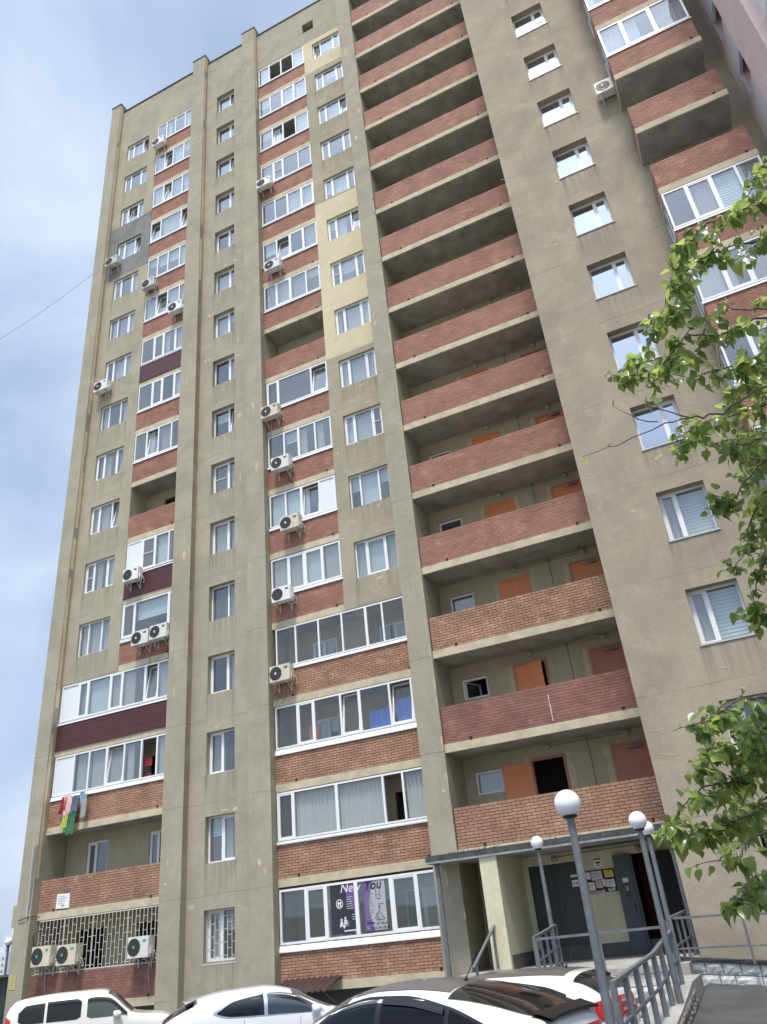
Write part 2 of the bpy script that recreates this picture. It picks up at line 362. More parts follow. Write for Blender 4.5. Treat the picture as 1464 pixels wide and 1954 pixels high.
mb = MB()                                                        # sloping kerb wall that carries the ramp railing
prof = [(-6.2,-1.17),(-8,-1.36),(-10,-1.52),(-12.1,-1.66)]
mb.grid([[(-2.5,y,z),(-1.95,y,z)] for y, z in prof]); mb.grid([[(-2.5,y,z),(-2.5,y,-2.09)] for y, z in prof], flip=True)
mb.grid([[(-1.95,y,z),(-1.95,y,-2.09)] for y, z in prof])
mb.quad((-2.5,-12.1,-2.09),(-1.95,-12.1,-2.09),(-1.95,-12.1,-1.66),(-2.5,-12.1,-1.66)); mb.quad((-2.5,-6.2,-1.17),(-1.95,-6.2,-1.17),(-1.95,-6.2,-2.09),(-2.5,-6.2,-2.09))
struct('ramp_kerb', mb, LANDC)
mb = MB()
for i in range(5): mb.box(-7.7,-6.9,-2.0-.3*(i+1),-2.0-.3*i,-2.09,DECK-.19*i-.004*(i == 0))
mb.box(-7.7,-6.65,-1.99,.1,-2.09,DECK-.012)
struct('entrance_steps', mb, LANDC)
mb = MB()
rows = []
for i in range(0, 41):
    a = R_(185+190*i/40)
    rows.append([(170*math.cos(a)*(1+.25*j), -20+150*math.sin(a)*(1+.25*j), LOT-.5+(0, 9, 17, 13)[j]*(.75+.5*noise.noise(Vector((i*.35, j, 3))))) for j in range(4)])
mb.grid(rows); struct('hills', mb, HILLM, smooth=True)

# ------------------------------------------------------------------ apartment building
bld = thing('apartment_building', (-10, 0, LOT), 'tall sixteen storey beige block with red brick balconies and pale pilasters', 'building')
NK = 16
ZT = 47.05
IRR = []

def wall(name, x0, x1, z0, z1, y, th, holes, m, depth=.25, reveal=None):
    """plastered wall skin facing -y with real openings and reveals"""
    mb = MB(); xs = sorted({x0, x1, *[h[0] for h in holes], *[h[1] for h in holes]}); zs = sorted({z0, z1, *[h[2] for h in holes], *[h[3] for h in holes]})
    xs = [v for v in xs if x0 <= v <= x1]; zs = [v for v in zs if z0 <= v <= z1]
    for i in range(len(xs)-1):
        for j in range(len(zs)-1):
            cx, cz = (xs[i]+xs[i+1])/2, (zs[j]+zs[j+1])/2
            if any(h[0] < cx < h[1] and h[2] < cz < h[3] for h in holes): continue
            mb.quad((xs[i],y,zs[j]),(xs[i+1],y,zs[j]),(xs[i+1],y,zs[j+1]),(xs[i],y,zs[j+1]))
            mb.quad((xs[i],y+th,zs[j+1]),(xs[i+1],y+th,zs[j+1]),(xs[i+1],y+th,zs[j]),(xs[i],y+th,zs[j]))
    for a, b, c, d in holes:
        c2, d2 = max(c, z0), min(d, z1); a2, b2 = max(a, x0), min(b, x1)
        mb.quad((a2,y,c2),(a2,y+th,c2),(a2,y+th,d2),(a2,y,d2)); mb.quad((b2,y+th,c2),(b2,y,c2),(b2,y,d2),(b2,y+th,d2))
        mb.quad((a2,y+th,c2),(a2,y,c2),(b2,y,c2),(b2,y+th,c2)); mb.quad((a2,y,d2),(a2,y+th,d2),(b2,y+th,d2),(b2,y,d2))
    mb.quad((x0,y+th,z0),(x0,y,z0),(x0,y,z1),(x0,y+th,z1)); mb.quad((x1,y,z0),(x1,y+th,z0),(x1,y+th,z1),(x1,y,z1))
    mb.quad((x0,y+th,z0),(x1,y+th,z0),(x1,y,z0),(x0,y,z0)); mb.quad((x0,y,z1),(x1,y,z1),(x1,y+th,z1),(x0,y+th,z1))
    return obj(name, mb, m, bld)

UNIT = MB(); UNIT.box(-.5,.5,-.006,.006,-.5,.5); UNITM = {}
def pane(parent, x0, x1, y, z0, z1, m, rx=0., name='pane', piv=None):
    if m.name not in UNITM: UNITM[m.name] = UNIT.mesh('pane', m)
    o = link(name, UNITM[m.name], parent); o.location = ((x0+x1)/2, y, (z0+z1)/2); o.scale = (x1-x0, 1, z1-z0)
    o.rotation_euler = (R_(rnd.gauss(0, .35)), 0, R_(rnd.gauss(0, .35)))
    if rx:
        h = (z1-z0)/2; o.rotation_euler = (rx, 0, 0); o.location.z = z0+h*math.cos(rx); o.location.y = y-h*math.sin(-rx)*-1
    return o
def curtain(parent, x0, x1, y, z0, z1, m=None, amp=.03, pitch=.13, name='curtain'):
    mb = MB(); n = max(4, int((x1-x0)/pitch*4)); ph = rnd.random()*6
    row = [(x0+(x1-x0)*i/n, y+amp*math.sin(i*math.pi/2+ph)+.012*rnd.uniform(-1, 1)) for i in range(n+1)]
    mb.grid([[(a, b, z0) for a, b in row], [(a, b+rnd.uniform(-.01, .01), (z0+z1)/2) for a, b in row], [(a, b, z1) for a, b in row]])
    return obj(name, mb, m or CURT, parent, smooth=True)
def blind(parent, x0, x1, y, z0, z1, m=None):
    mb = MB(); n = max(3, int((z1-z0)/.09)); h = (z1-z0)/n
    for i in range(n): mb.quad((x0,y-.005,z0+h*i),(x1,y-.005,z0+h*i),(x1,y+.009,z0+h*(i+.97)),(x0,y+.009,z0+h*(i+.97)))
    return obj('blind', mb, m or BLIND, parent)

def window(x0, x1, z0, z1, y, splits, parent=None, glass=None, fw=.055, sill=True, sillm=None, label=None, sillh=.05, sd=.05, nocurt=False):
    """pvc window: one frame mesh with its panes, sashes, curtains and sill as children.
    splits: (share, code); codes: p fixed, s sash, o tilted sash, w white panel, n no glass; plus c curtain, g grey curtain, b blind, h half blind"""
    glass = glass or GLASS
    mb = MB(); d0, d1 = y, y+.07
    mb.box(x0,x1,d0,d1,z0,z0+fw); mb.box(x0,x1,d0,d1,z1-fw,z1); mb.box(x0,x0+fw,d0,d1,z0+fw,z1-fw); mb.box(x1-fw,x1,d0,d1,z0+fw,z1-fw)
    tot = sum(s[0] for s in splits); xs = [x0]
    for s in splits: xs.append(xs[-1]+(x1-x0)*s[0]/tot)
    for i, v in enumerate(xs[1:-1]):
        h = fw*.62*(1.5 if splits[i][1].endswith('!') else 1); mb.box(v-h,v+h,d0-.002,d1,z0+fw-.002,z1-fw+.002)
    root = obj('window', mb, PVC, parent or bld)
    if label: root['label'] = label
    for i, (sh, code) in enumerate(splits):
        a = xs[i]+(fw if i == 0 else fw*.62); b = xs[i+1]-(fw if i == len(splits)-1 else fw*.62); c, d = z0+fw, z1-fw
        if b-a < .05: continue
        k = code[0]
        if k in 'so':
            sm = MB(); t = .05
            sm.box(a,b,-.028,.03,0,t); sm.box(a,b,-.028,.03,d-c-t,d-c); sm.box(a,a+t,-.028,.03,t,d-c-t); sm.box(b-t,b,-.028,.03,t,d-c-t)
            sm.box(a+t,b-t,-.004,.004,t,d-c-t,1)
            so = obj('sash', sm, [PVC, glass], root); so.location = (0, y+.035, c)
            if k == 'o': so.rotation_euler = (-R_(rnd.uniform(7, 10)), 0, 0)
        elif k == 'w': pane(root, a, b, y+.03, c, d, WPANEL, name='panel')
        elif k == 'p': pane(root, a, b, y+.035, c, d, glass)
        yc = y+.17
        if code in ('p', 's', 'p!', 's!', 'o') and parent is None and not nocurt:
            code += rnd.choice(('', '', '', 'c', 'c', 'k', 'k', 'g', 'h', 'b'))
        if 'c' in code: curtain(root, a-.02, b+.02, yc, c, d)
        if 'k' in code: curtain(root, a-.02, a+(b-a)*rnd.uniform(.35, .6), yc, c, d)
        if 'g' in code: curtain(root, a-.02, b+.02, yc, c, d, CURT2)
        if 'b' in code: blind(root, a-.02, b+.02, yc, c, d)
        if 'h' in code: blind(root, a-.02, b+.02, yc, (c+d)/2+rnd.uniform(-.2, .3), d)
        if 'm' in code:   # mosquito screen bar
            m2 = MB(); m2.box(a,b,y-.006,y+.004,(c+d)/2-.012,(c+d)/2+.012); obj('screen_bar', m2, PVC, root)
    if sill:
        sm = MB(); sm.quad((x0-.03,y-sd,z0-sillh),(x1+.03,y-sd,z0-sillh),(x1+.03,y+.02,z0-.004),(x0-.03,y+.02,z0-.004))
        sm.box(x0-.03,x1+.03,y-sd-.006,y-sd,z0-sillh-.03,z0-sillh+.004); obj('sill', sm, sillm or SILLM, root)
    return root

# ---- pilasters and end walls
mb = MB()
for nm, x0, x1, y0, y1, z1, sm in (('a',-24.78,-24.08,-.3,1.04,47.48,PEACH),('b',-18.5,-17.63,-.3,1.04,47.5,PEACH),('c',-15.0,-14.15,-.3,1.04,47.5,STUC),('d',-8.5,-7.75,-1.2,.35,47.5,STUC)):
    p = MB(); p.box(x0,x1,y0,y1,LOT-.02,z1)
    po = obj('pilaster', p, STUC, bld)
    q = MB(); q.box(x0-.03,x1+.03,y0-.03,y1,z1+.002,z1+.09); obj('coping', q, ROOFM, bld)
    # sealed joint running down the side face
    zz = z1-.02
    while zz > 3.2:
        h = rnd.uniform(.7, 2.6); s = MB()
        lo = max(3, zz-h); mm = PEACH
        if nm == 'b' and zz < 29: mm = BROWNS
        if nm == 'c' and (zz < 41): break
        if nm == 'd' and (zz < 34): break
        a = .02+rnd.uniform(0, .03); wdt = rnd.uniform(.12, .2)
        if nm == 'd': s.quad((x1+.004,y0+.01,lo),(x1+.004,y0+.12,lo),(x1+.004,y0+.12,zz),(x1+.004,y0+.01,zz)); 
        else: s.quad((x1+.004,y0+a,lo),(x1+.004,min(-.02, y0+a+wdt),lo),(x1+.004,min(-.02, y0+a+wdt),zz),(x1+.004,y0+a,zz))
        obj('joint_sealant', s, mm, bld)
        zz = lo-(rnd.uniform(0, .03) if rnd.random() < .8 else rnd.uniform(.3, 1.2))
e = MB(); e.box(-24.76,-24.5,1.045,14,LOT-.02,47.0); e.box(-24.5,5.7,14,14.3,LOT-.02,47.0); e.box(-24.49,5.69,.6,13.99,46.2,46.9)
obj('outer_wall', e, STUC, bld)
e = MB(); e.box(-25.0,-24.782,-.25,1.0,1.5,2.2); e.box(-24.86,-24.784,-.25,1.0,.12,1.49); obj('side_canopy', e, STUC, bld)
# ---- storey floors behind the facade (ceilings seen through the windows)
e = MB()
for k in range(1, NK+2):
    z = SB(k)
    for x0, x1, y0 in ((-24.06,-21.34,.28),(-17.6,-15.03,.28),(-11.05,-8.53,.28)): e.box(x0,x1,y0,1.15,z+.01,z+.2)
    e.box(-24.45,-8.55,1.17,5,z+.01,z+.2); e.box(-8.54,-2.2,.36,5,z+.01,z+.2); e.box(-1.9,5.6,-2.7,.3,z+.01,z+.2)
obj('ceiling', e, CEIL, bld)
e = MB(); e.box(-24.44,-8.56,4.6,4.7,LOT,46.1); e.box(-1.89,5.6,.31,.4,LOT,46.1)
for x in (-17.62,-15.04): e.box(x,x+.02,1.18,4.59,LOT,46.1)
obj('room_wall', e, ROOMW, bld)
e = MB(); e.box(-8.53,-2.21,1.6,1.7,LOT,46.1); obj('corridor_wall', e, mat('corridor_painted_shade', (.035,.033,.03), .9), bld)  # wall coloured near black: the unlit corridor's shade is painted in

def hole(x0, x1, k, a, b): return (x0, x1, SB(k)+a, SB(k)+b)
# ---- A: left column of single windows
AW = (-23.48,-21.83,1.07,2.48)
zA = SB(5)
ah = [hole(*AW[:2], k, *AW[2:]) for k in range(5, 17)]
ah = [(h[0],h[1],h[2],h[3]) for h in ah]
for z0, z1, m in ((zA,32.25,STUCA),(32.25,36.3,GREYP),(36.3,43.63,STUCA)):
    wall('wall', -24.08, -21.22, z0, z1, 0, .26, [h for h in ah if h[2] < z1 and h[3] > z0], m)
wall('wall', -24.08, -18.5, 43.63, ZT, 0, .26, [], STUC)
A_s = {5:('pc','pc','pc'),6:('sm','p','s'),7:('s','pk','o'),8:('s','p','s'),9:('pc','p','pc'),10:('s','pc','s'),11:('p','p','s'),12:('s','p','s'),13:('s','p','o'),14:('s','o','s'),15:('s','p','s'),16:('s','p','o')}
for k in range(5, 17):
    t = A_s[k]; window(AW[0], AW[1], SB(k)+AW[2], SB(k)+AW[3], .1, list(zip((.29,.42,.29), t)))
# ---- C: narrow stair windows between the two middle pilasters
CW = (-16.93,-15.75,1.0,2.44)
ch = [hole(*CW[:2], k, *CW[2:]) for k in range(1, 17)]
wall('wall', -17.63, -15.0, LOT-.02, ZT, 0, .3, ch, STUCC)
for k in range(1, 17):
    sp = (.48,.52) if k <= 3 else (.66,.34)
    cd_ = {1:('s','p'),2:('p','s'),3:('sg','p'),4:('s','p'),5:('p','p'),6:('s','p'),7:('sm','p'),8:('p','o'),9:('p','s'),10:('s','p'),11:('pc','s'),12:('s','p'),13:('p','s'),14:('p','o'),15:('p','s'),16:('p','o')}[k]
    window(CW[0], CW[1], SB(k)+CW[2], SB(k)+CW[3], .2, list(zip(sp, cd_)), sillm=SILLM if k in (2,3,4,5,1) else SILLD, sd=.2 if k == 1 else .08)
# ---- F: windows left of the loggia pilaster
FW_ = (-10.62,-8.97,1.07,2.48)
fh = [hole(*FW_[:2], k, *FW_[2:]) for k in range(5, 17)]
for z0, z1, m in ((SB(5),21.2,STUCF),(21.2,30.6,CREAM),(30.6,40.9,STUCF),(40.9,43.7,CREAM)):
    wall('wall', -11.17, -8.5, z0, z1, 0, .26, [h for h in fh if h[2] < z1 and h[3] > z0], m)
sl = (-11.14,-10.5,44.82,45.6)
wall('wall', -14.15, -8.5, 43.7, ZT, 0, .26, [(-11.15,-10.45,44.8,45.6)], STUC)
e = MB(); e.box(-11.3,-10.3,.265,.3,44.6,45.8); obj('vent_back', e, SILLD, bld)
F_s = {5:('pc','s','pc'),6:('ph','pb','ph'),7:('s','pc','sm'),8:('s','pc','s'),9:('s','pc','s'),10:('sm','p','s'),11:('s','pk','o'),12:('s','p','s'),13:('s','p','s'),14:('s','p','o'),15:('s','p','s'),16:('o','p','s')}
for k in range(5, 17): window(FW_[0], FW_[1], SB(k)+FW_[2], SB(k)+FW_[3], .1, list(zip((.27,.46,.27), F_s[k])), sillm=SILLD if k > 7 else SILLM)
# ---- R: right-hand projecting wall
RX0, RX1, RY = -2.04, 5.8, -3.0
RW = (-.24,.97,1.0,2.42)
rh = [hole(*RW[:2], k, *RW[2:]) for k in range(1, 17)]
wall('wall', RX0, RX1, LOT-.02, ZT, RY, .3, rh, STUCR)
e = MB(); e.box(RX0+.003,RX0+.3,RY+.302,.2,LOT,ZT-.01); e.box(RX1-.2,RX1-.005,RY+.302,13,LOT,ZT-.01); obj('side_wall', e, STUCR, bld)
for k in range(2, 17):
    if k <= 4: t = [(.36,'s'),(.64,'pb' if k in (3,4) else 'p')]
    elif k == 6: t = [(.63,'pb'),(.37,'s')]
    else: t = [(.63,'p'),(.37,'s' if k % 2 else 'sm' if k in (12,) else 's')]
    window(RW[0], RW[1], SB(k)+RW[2], SB(k)+RW[3], RY+.25, t, glass=GLASSB if k > 4 else GLASS, sd=.27, sillh=.02)
e = MB()
for x0, x1, y0, z in ((-24.07,-18.51,-.05,ZT),(-17.62,-15.01,-.05,ZT),(-14.14,-8.51,-.05,ZT),(-7.74,-2.05,-.05,ZT),(RX0-.03,RX1,RY-.05,ZT)): e.box(x0,x1,y0,.6,z+.002,z+.07)
obj('coping', e, ROOFM, bld)

# ---- brickwork -----------------------------------------------------------
BR_OBJ = []      # (distance, parapet, mesh args)
BSTUFF = MB(); BM = [B_OR, B_TAN, B_RED, B_BRN]
BL, BH, BD = .255, .0800, .012
def parapet(x0, x1, y, z0, z1, bi, back=None, axis='x', flip=1):
    """brick balcony front: a backing slab of mortar with every brick standing proud of it"""
    mb = MB()
    if axis == 'x': mb.box(x0,x1,y,y+.12,z0,z1)
    else: mb.box(y,y+.12,x0,x1,z0,z1)
    par = obj('parapet', mb, back or (MUR if bi < 2 else MURL), bld)
    n = round((z1-z0)/BH); h = (z1-z0)/n; g = .006 if bi < 2 else .004
    for r in range(n):
        x = x0 - (BL/2 if r % 2 else 0)
        while x < x1-.01:
            a, b = max(x, x0)+g, min(x+BL, x1)-g
            if b-a > .03:
                d = BD*rnd.uniform(.6, 1.15)
                zz0, zz1 = z0+r*h+g, z0+(r+1)*h-g
                BR_OBJ.append((par, a, b, y, zz0, zz1, d, bi, axis, flip))
            x += BL
    # drain outlets at the foot
    for fr in ((.14, .9) if x1-x0 > 3 else (.88,)):
        dm = MB(); xx = x0+(x1-x0)*fr+rnd.uniform(-.1, .1); dm.box(xx,xx+.07,y-.025,y-.003,z0+.01,z0+.08); obj('drain_outlet', dm, DARK, par)
    # render skim on the top course
    return par
def slab(x0, x1, y0, y1, k, m=None):
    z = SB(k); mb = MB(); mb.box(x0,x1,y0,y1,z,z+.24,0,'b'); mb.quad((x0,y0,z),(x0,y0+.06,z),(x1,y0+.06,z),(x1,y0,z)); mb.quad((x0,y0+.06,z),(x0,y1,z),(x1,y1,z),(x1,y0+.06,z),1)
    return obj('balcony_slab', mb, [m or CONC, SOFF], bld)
SX0, SX1 = -7.745, -2.045
BX0, BX1, DX0, DX1 = -21.215, -18.505, -14.145, -11.175
for k in range(1, 17):
    full = k <= 4
    bx0 = -24.075 if full else BX0; dx1 = -8.505 if full else DX1
    slab(bx0, BX1, 0.01, 1.05, k); slab(DX0, dx1, 0.01, 1.05, k)
    if k >= 2: slab(SX0, SX1, -1.14, .2, k)
    z0, z1 = SB(k)+.24, SB(k)+1.28
    bt = {1:3, 2:1, 3:0}.get(k, 2)
    if k in (4,6,10):         # maroon siding boards over the brick
        for i in range(4 if k == 4 else 1):
            h = (1.04)/(4 if k == 4 else 1); mb = MB(); mb.box(bx0+.003,BX1-.003,-.012,.1,z0+h*i+.003,z0+h*(i+1)-.003); obj('siding_board', mb, MAROON, bld)
        mb = MB(); mb.box(bx0,BX1,-.03,.1,z0-.028,z0-.001); obj('siding_trim', mb, MAROON, bld)
    else: parapet(bx0, BX1, .02, z0, z1 if k > 1 else z1-.14, bt)
    parapet(DX0, dx1, .02, z0, z1, 0 if k <= 4 else 2)
    if k >= 2: parapet(SX0+.02, SX1-.02, -1.13, z0, z1+.02, {2:1, 3:3, 4:0}.get(k, 2))
# top closing slabs
slab(BX0, BX1, .01, 1.05, 17); slab(DX0, DX1, .01, 1.05, 17); slab(SX0, SX1, -1.14, .2, 17)
wall('wall', SX0, SX1, SB(17)+.24, ZT, -1.13, .26, [], STUC)
# parting walls and back walls of the balconies
e = MB(); e.box(-21.32,-21.222,.265,1.05,SB(5),43.6); e.box(-11.168,-11.07,.265,1.05,SB(5),43.6); obj('side_wall', e, LOGW, bld)
bh = [(-23.05,-22.05,3.0-.35,4.1),(-20.15,-19.2,3.0-.35,4.1),(-20.2,-19.2,SB(7)+.9,SB(7)+2.35)]
for k in (3,4,5,6,8,9,10,11,12,13,14,15,16): bh.append((-20.3,-19.4,SB(k)+.3,SB(k)+2.35))
bh.append((-23.2,-21.9,SB(1)+1.0,SB(1)+2.4)); bh.append((-20.5,-19.4,SB(1)+.3,SB(1)+2.4))
wall('back_wall', -24.075, -18.52, LOT, 43.62, 1.055, .1, bh, LOGW)
window(-23.05,-22.05,2.65,4.1,1.1,[(.42,'s'),(.58,'p')],sill=False,nocurt=True); window(-20.15,-19.2,2.65,4.1,1.1,[(.42,'s'),(.58,'p')],sill=False,nocurt=True)
dh = [(-13.1,-12.1,SB(k)+.3,SB(k)+2.35) for k in range(1, 17)]+[(-10.4,-9.2,SB(k)+.95,SB(k)+2.35) for k in range(1, 5)]
wall('back_wall', -14.13, -8.52, LOT, 43.62, 1.055, .1, dh, LOGW)
for k in (1,3,4): window(-10.4,-9.2,SB(k)+.95,SB(k)+2.35,1.08,[(.5,'p'),(.5,'s')],sill=False)
for k in (1,3,4,5): window(-13.1,-12.1,SB(k)+.3,SB(k)+2.35,1.08,[(.5,'s'),(.5,'p')],sill=False)

# ---- glazed balconies
GZ0, GZ1 = 1.29, 2.77
B_g = {3:None, 5:[(.24,'s'),(.62,'p'),(.14,'s')],6:[(.3,'w'),(.26,'sm'),(.26,'p'),(.18,'p')],8:[(.25,'p'),(.25,'o'),(.27,'p'),(.23,'p')],9:[(.3,'p'),(.22,'s!'),(.25,'p'),(.23,'s')],
       10:[(.28,'p'),(.22,'s!'),(.25,'p'),(.25,'s')],11:[(.27,'p'),(.26,'o'),(.27,'p'),(.2,'p')],12:[(.24,'ph'),(.25,'ph'),(.28,'ph'),(.23,'pb')],13:[(.26,'o'),(.5,'p'),(.24,'o')],
       14:[(.27,'pb'),(.22,'o'),(.26,'p'),(.25,'pb')],15:[(.25,'pc'),(.22,'o'),(.28,'p'),(.25,'p')],16:[(.25,'p'),(.24,'p'),(.26,'p'),(.25,'p')]}
for k, sp in B_g.items():
    if sp: window(BX0+.03, BX1, SB(k)+GZ0+.02, SB(k)+GZ1, 0.0, sp, sillh=.09 if k != 5 else .16, sillm=PVC if k not in (5,) else SILLM, sd=.03)
window(-24.03,BX1,SB(4)+GZ0+.03,SB(4)+GZ1,0,[(.16,'w'),(.09,'s!'),(.2,'pb'),(.11,'s'),(.2,'p!'),(.11,'o'),(.13,'pc')],sillm=PVC,sillh=.1,sd=.03)
window(-24.0,BX1,SB(3)+GZ0+.03,SB(3)+GZ1,0,[(.175,'w'),(.135,'p'),(.155,'p!'),(.15,'o'),(.145,'p'),(.13,'n'),(.11,'p')],sillm=PVC,sillh=.13,sd=.03)
D_g = {5:[(.25,'pc'),(.24,'s!'),(.26,'s'),(.25,'pc')],6:[(.25,'p'),(.24,'p!'),(.27,'o'),(.24,'w')],7:[(.26,'p'),(.23,'p!'),(.26,'p'),(.25,'p')],8:[(.2,'s'),(.54,'p'),(.26,'o')],
       10:[(.22,'p'),(.26,'s!'),(.28,'p'),(.24,'p')],11:[(.26,'p'),(.24,'o'),(.26,'s'),(.24,'p')],12:[(.26,'p'),(.24,'p!'),(.26,'p'),(.24,'s')],13:[(.25,'p'),(.2,'sm'),(.3,'p'),(.25,'p')],
       14:[(.26,'p'),(.22,'o'),(.26,'n'),(.26,'pb')],15:[(.24,'p'),(.25,'p!'),(.26,'s'),(.25,'p')],16:[(.24,'p'),(.26,'n'),(.26,'n'),(.24,'p')]}
for k, sp in D_g.items(): window(DX0+.04, DX1, SB(k)+GZ0+.03, SB(k)+GZ1-.02, 0, sp, sillm=PVC, sillh=.1, sd=.03)
DR = -8.52
window(DX0+.15,DR,SB(4)+GZ0+.03,SB(4)+GZ1,0,[(.15,'p'),(.17,'p'),(.17,'p'),(.17,'p!'),(.115,'p'),(.15,'p'),(.08,'p')],glass=GLASSC,sillm=PVC,sillh=.1,sd=.03,fw=.05,nocurt=True)
d3 = window(DX0+.05,DR,SB(3)+GZ0+.06,SB(3)+GZ1,0,[(.155,'p'),(.115,'s'),(.18,'p'),(.125,'o!'),(.195,'p'),(.14,'o'),(.09,'p')],glass=GLASSC,sillm=PVC,sillh=.17,sd=.03,nocurt=True)
for x0, x1, z0, z1, m in ((-13.05,-12.65,.1,.75,BLINDO),(-10.75,-9.9,.1,.8,BLINDB),(-9.8,-9.2,.1,1.0,BLINDB)):
    curtain(d3, x0, x1, .45, SB(3)+GZ0+z0, SB(3)+GZ0+z1, m, .04, .2, 'drying_cloth')
window(DX0+.03,DR,SB(2)+GZ0+.03,SB(2)+GZ1,0,[(.11,'s'),(.28,'pc!'),(.29,'pc'),(.12,'n'),(.2,'pc')],glass=GLASSC,sillm=SILLM,sillh=.09,sd=.04)
ny = window(DX0+.03,DR,SB(1)+GZ0-.05,SB(1)+GZ1-.04,-.004,[(.165,'p'),(.125,'s'),(.18,'p!'),(.205,'p!'),(.145,'s'),(.18,'p')],sillm=PVC,sillh=.17,sd=.03,fw=.065,nocurt=True)

# ---- stair loggia back wall: doors, small windows, lamps and conduits
lh = []
for k in range(2, 17):
    lh += [(-7.4,-6.56,SB(k)+1.72,SB(k)+2.36),(-5.68,-4.66,SB(k)+.24,SB(k)+2.46),(-3.36,-2.34,SB(k)+.24,SB(k)+2.46)]
lh += [(-3.52,-2.5,DECK,1.31)]
wall('back_wall', -7.74, -2.06, SB(2)+.1, SB(17), .2, .14, [h for h in lh if h[2] > 1.8], LOGW)
e = MB(); e.box(-7.74,-2.06,.196,.2,1.63,1.66)
def door(x0, x1, z0, z1, y, m, ang=0., fm=None, closer=True):
    fr = MB(); t = .06
    fr.box(x0,x0+t,y-.03,y+.1,z0,z1); fr.box(x1-t,x1,y-.03,y+.1,z0,z1); fr.box(x0+t,x1-t,y-.03,y+.1,z1-t,z1)
    root = obj('door', fr, fm or RUST, bld)
    lf = MB(); w_ = x1-x0-2*t; lf.box(0,w_,-.03,.012,0,z1-z0-t-.01); lf.box(.1,w_-.1,-.036,-.03,.12,.95); lf.box(.1,w_-.1,-.036,-.03,1.1,z1-z0-.2)
    lo = obj('leaf', lf, m, root); lo.location = (x0+t, y+.01, z0+.005); lo.rotation_euler = (0,0,-ang)
    hd = MB(); hd.box(w_-.09,w_-.05,-.075,-.04,1.0,1.15); hd.box(w_-.16,w_-.05,-.09,-.075,1.05,1.075)
    ho = obj('handle', hd, IRON, root); ho.location = lo.location; ho.rotation_euler = lo.rotation_euler
    if closer:
        cm = MB(); cm.box(x1-.42,x1-.16,y-.09,y-.036,z1-.17,z1-.11); cm.tube([(x1-.2,y-.06,z1-.18),(x1-.5,y-.16,z1-.2),(x1-.6,y-.05,z1-.16)],.011,6); obj('door_closer', cm, IRON, root)
    return root
for k in range(2, 17):
    z = SB(k)+.25
    if k <= 8:
        door(-5.68,-4.66,z,SB(k)+2.45,.2,ORANGE if k <= 4 else ORANGE,{2:R_(172), 3:R_(17)}.get(k, 0.),closer=False,fm=RUST if k <= 3 else ORANGE)
        door(-3.36,-2.34,z,SB(k)+2.45,.2,RUST if k <= 3 else ORANGE,fm=RUST)
        window(-7.4,-6.56,SB(k)+1.72,SB(k)+2.36,.27,[(1,'n' if k == 3 else 'p')],sill=False,fw=.06)
        if k == 3:
            s = MB(); s.box(0,.7,-.02,.02,0,.05); s.box(0,.7,-.02,.02,.5,.55); s.box(0,.05,-.02,.02,.05,.5); s.box(.65,.7,-.02,.02,.05,.5); s.box(.05,.65,-.004,.004,.05,.5,1)
            so = obj('sash', s, [PVC, GLASS], bld); so.location = (-7.33,.33,SB(3)+1.77); so.rotation_euler = (0,0,R_(65))
        for xx in (-5.72,-3.4):
            pm = MB(); n = 9; pts = [(xx-.10-rnd.uniform(0,.1), z+2.25*i/n) for i in range(n+1)]
            pm.grid([[(a,.196,b),(xx-.002,.196,b)] for a, b in pts], flip=True)
            pts = [(xx+1.07+.12+rnd.uniform(0,.1), z+2.25*i/n) for i in range(n+1)]
            if xx < -4: pm.grid([[(xx+1.065,.196,b),(a,.196,b)] for a, b in pts], flip=True)
            obj('plaster_patch', pm, PATCH, bld)
        cm = MB(); zc = SB(k)+2.72; cm.tube([(-5.11,.18,zc),(-3.95,.18,zc+.01),(-2.84,.18,zc-.01)],.009,5); cm.tube([(-3.95,.18,zc+.08),(-3.94,.18,SB(k)+.3)],.009,5); cm.tube([(-3.95,.18,zc),(-3.95,.14,zc)],.045,10)
        obj('conduit', cm, IRON, bld)
        for xx in (-5.11,-2.84):
          fm_ = MB(); fm_.tube([(xx,.2,zc),(xx,.16,zc),(xx,.12,zc-.005),(xx,.105,zc-.01)],[.1,.1,.075,.02],12)
          obj('wall_lamp', fm_, mat('lamp_glass_dull', (.33, .32, .28), .5), bld, smooth=True)
e = MB(); 
for z0, z1, ww in ((4.74,4.93,.012),(4.95,5.2,.016),(5.21,5.31,.009),(5.33,5.47,.014)): e.quad((-4.52,-1.146,z0),(-4.52+ww,-1.146,z0),(-4.518+ww,-1.146,z1),(-4.522,-1.146,z1))
obj('paint_streak', e, PAPER, bld)

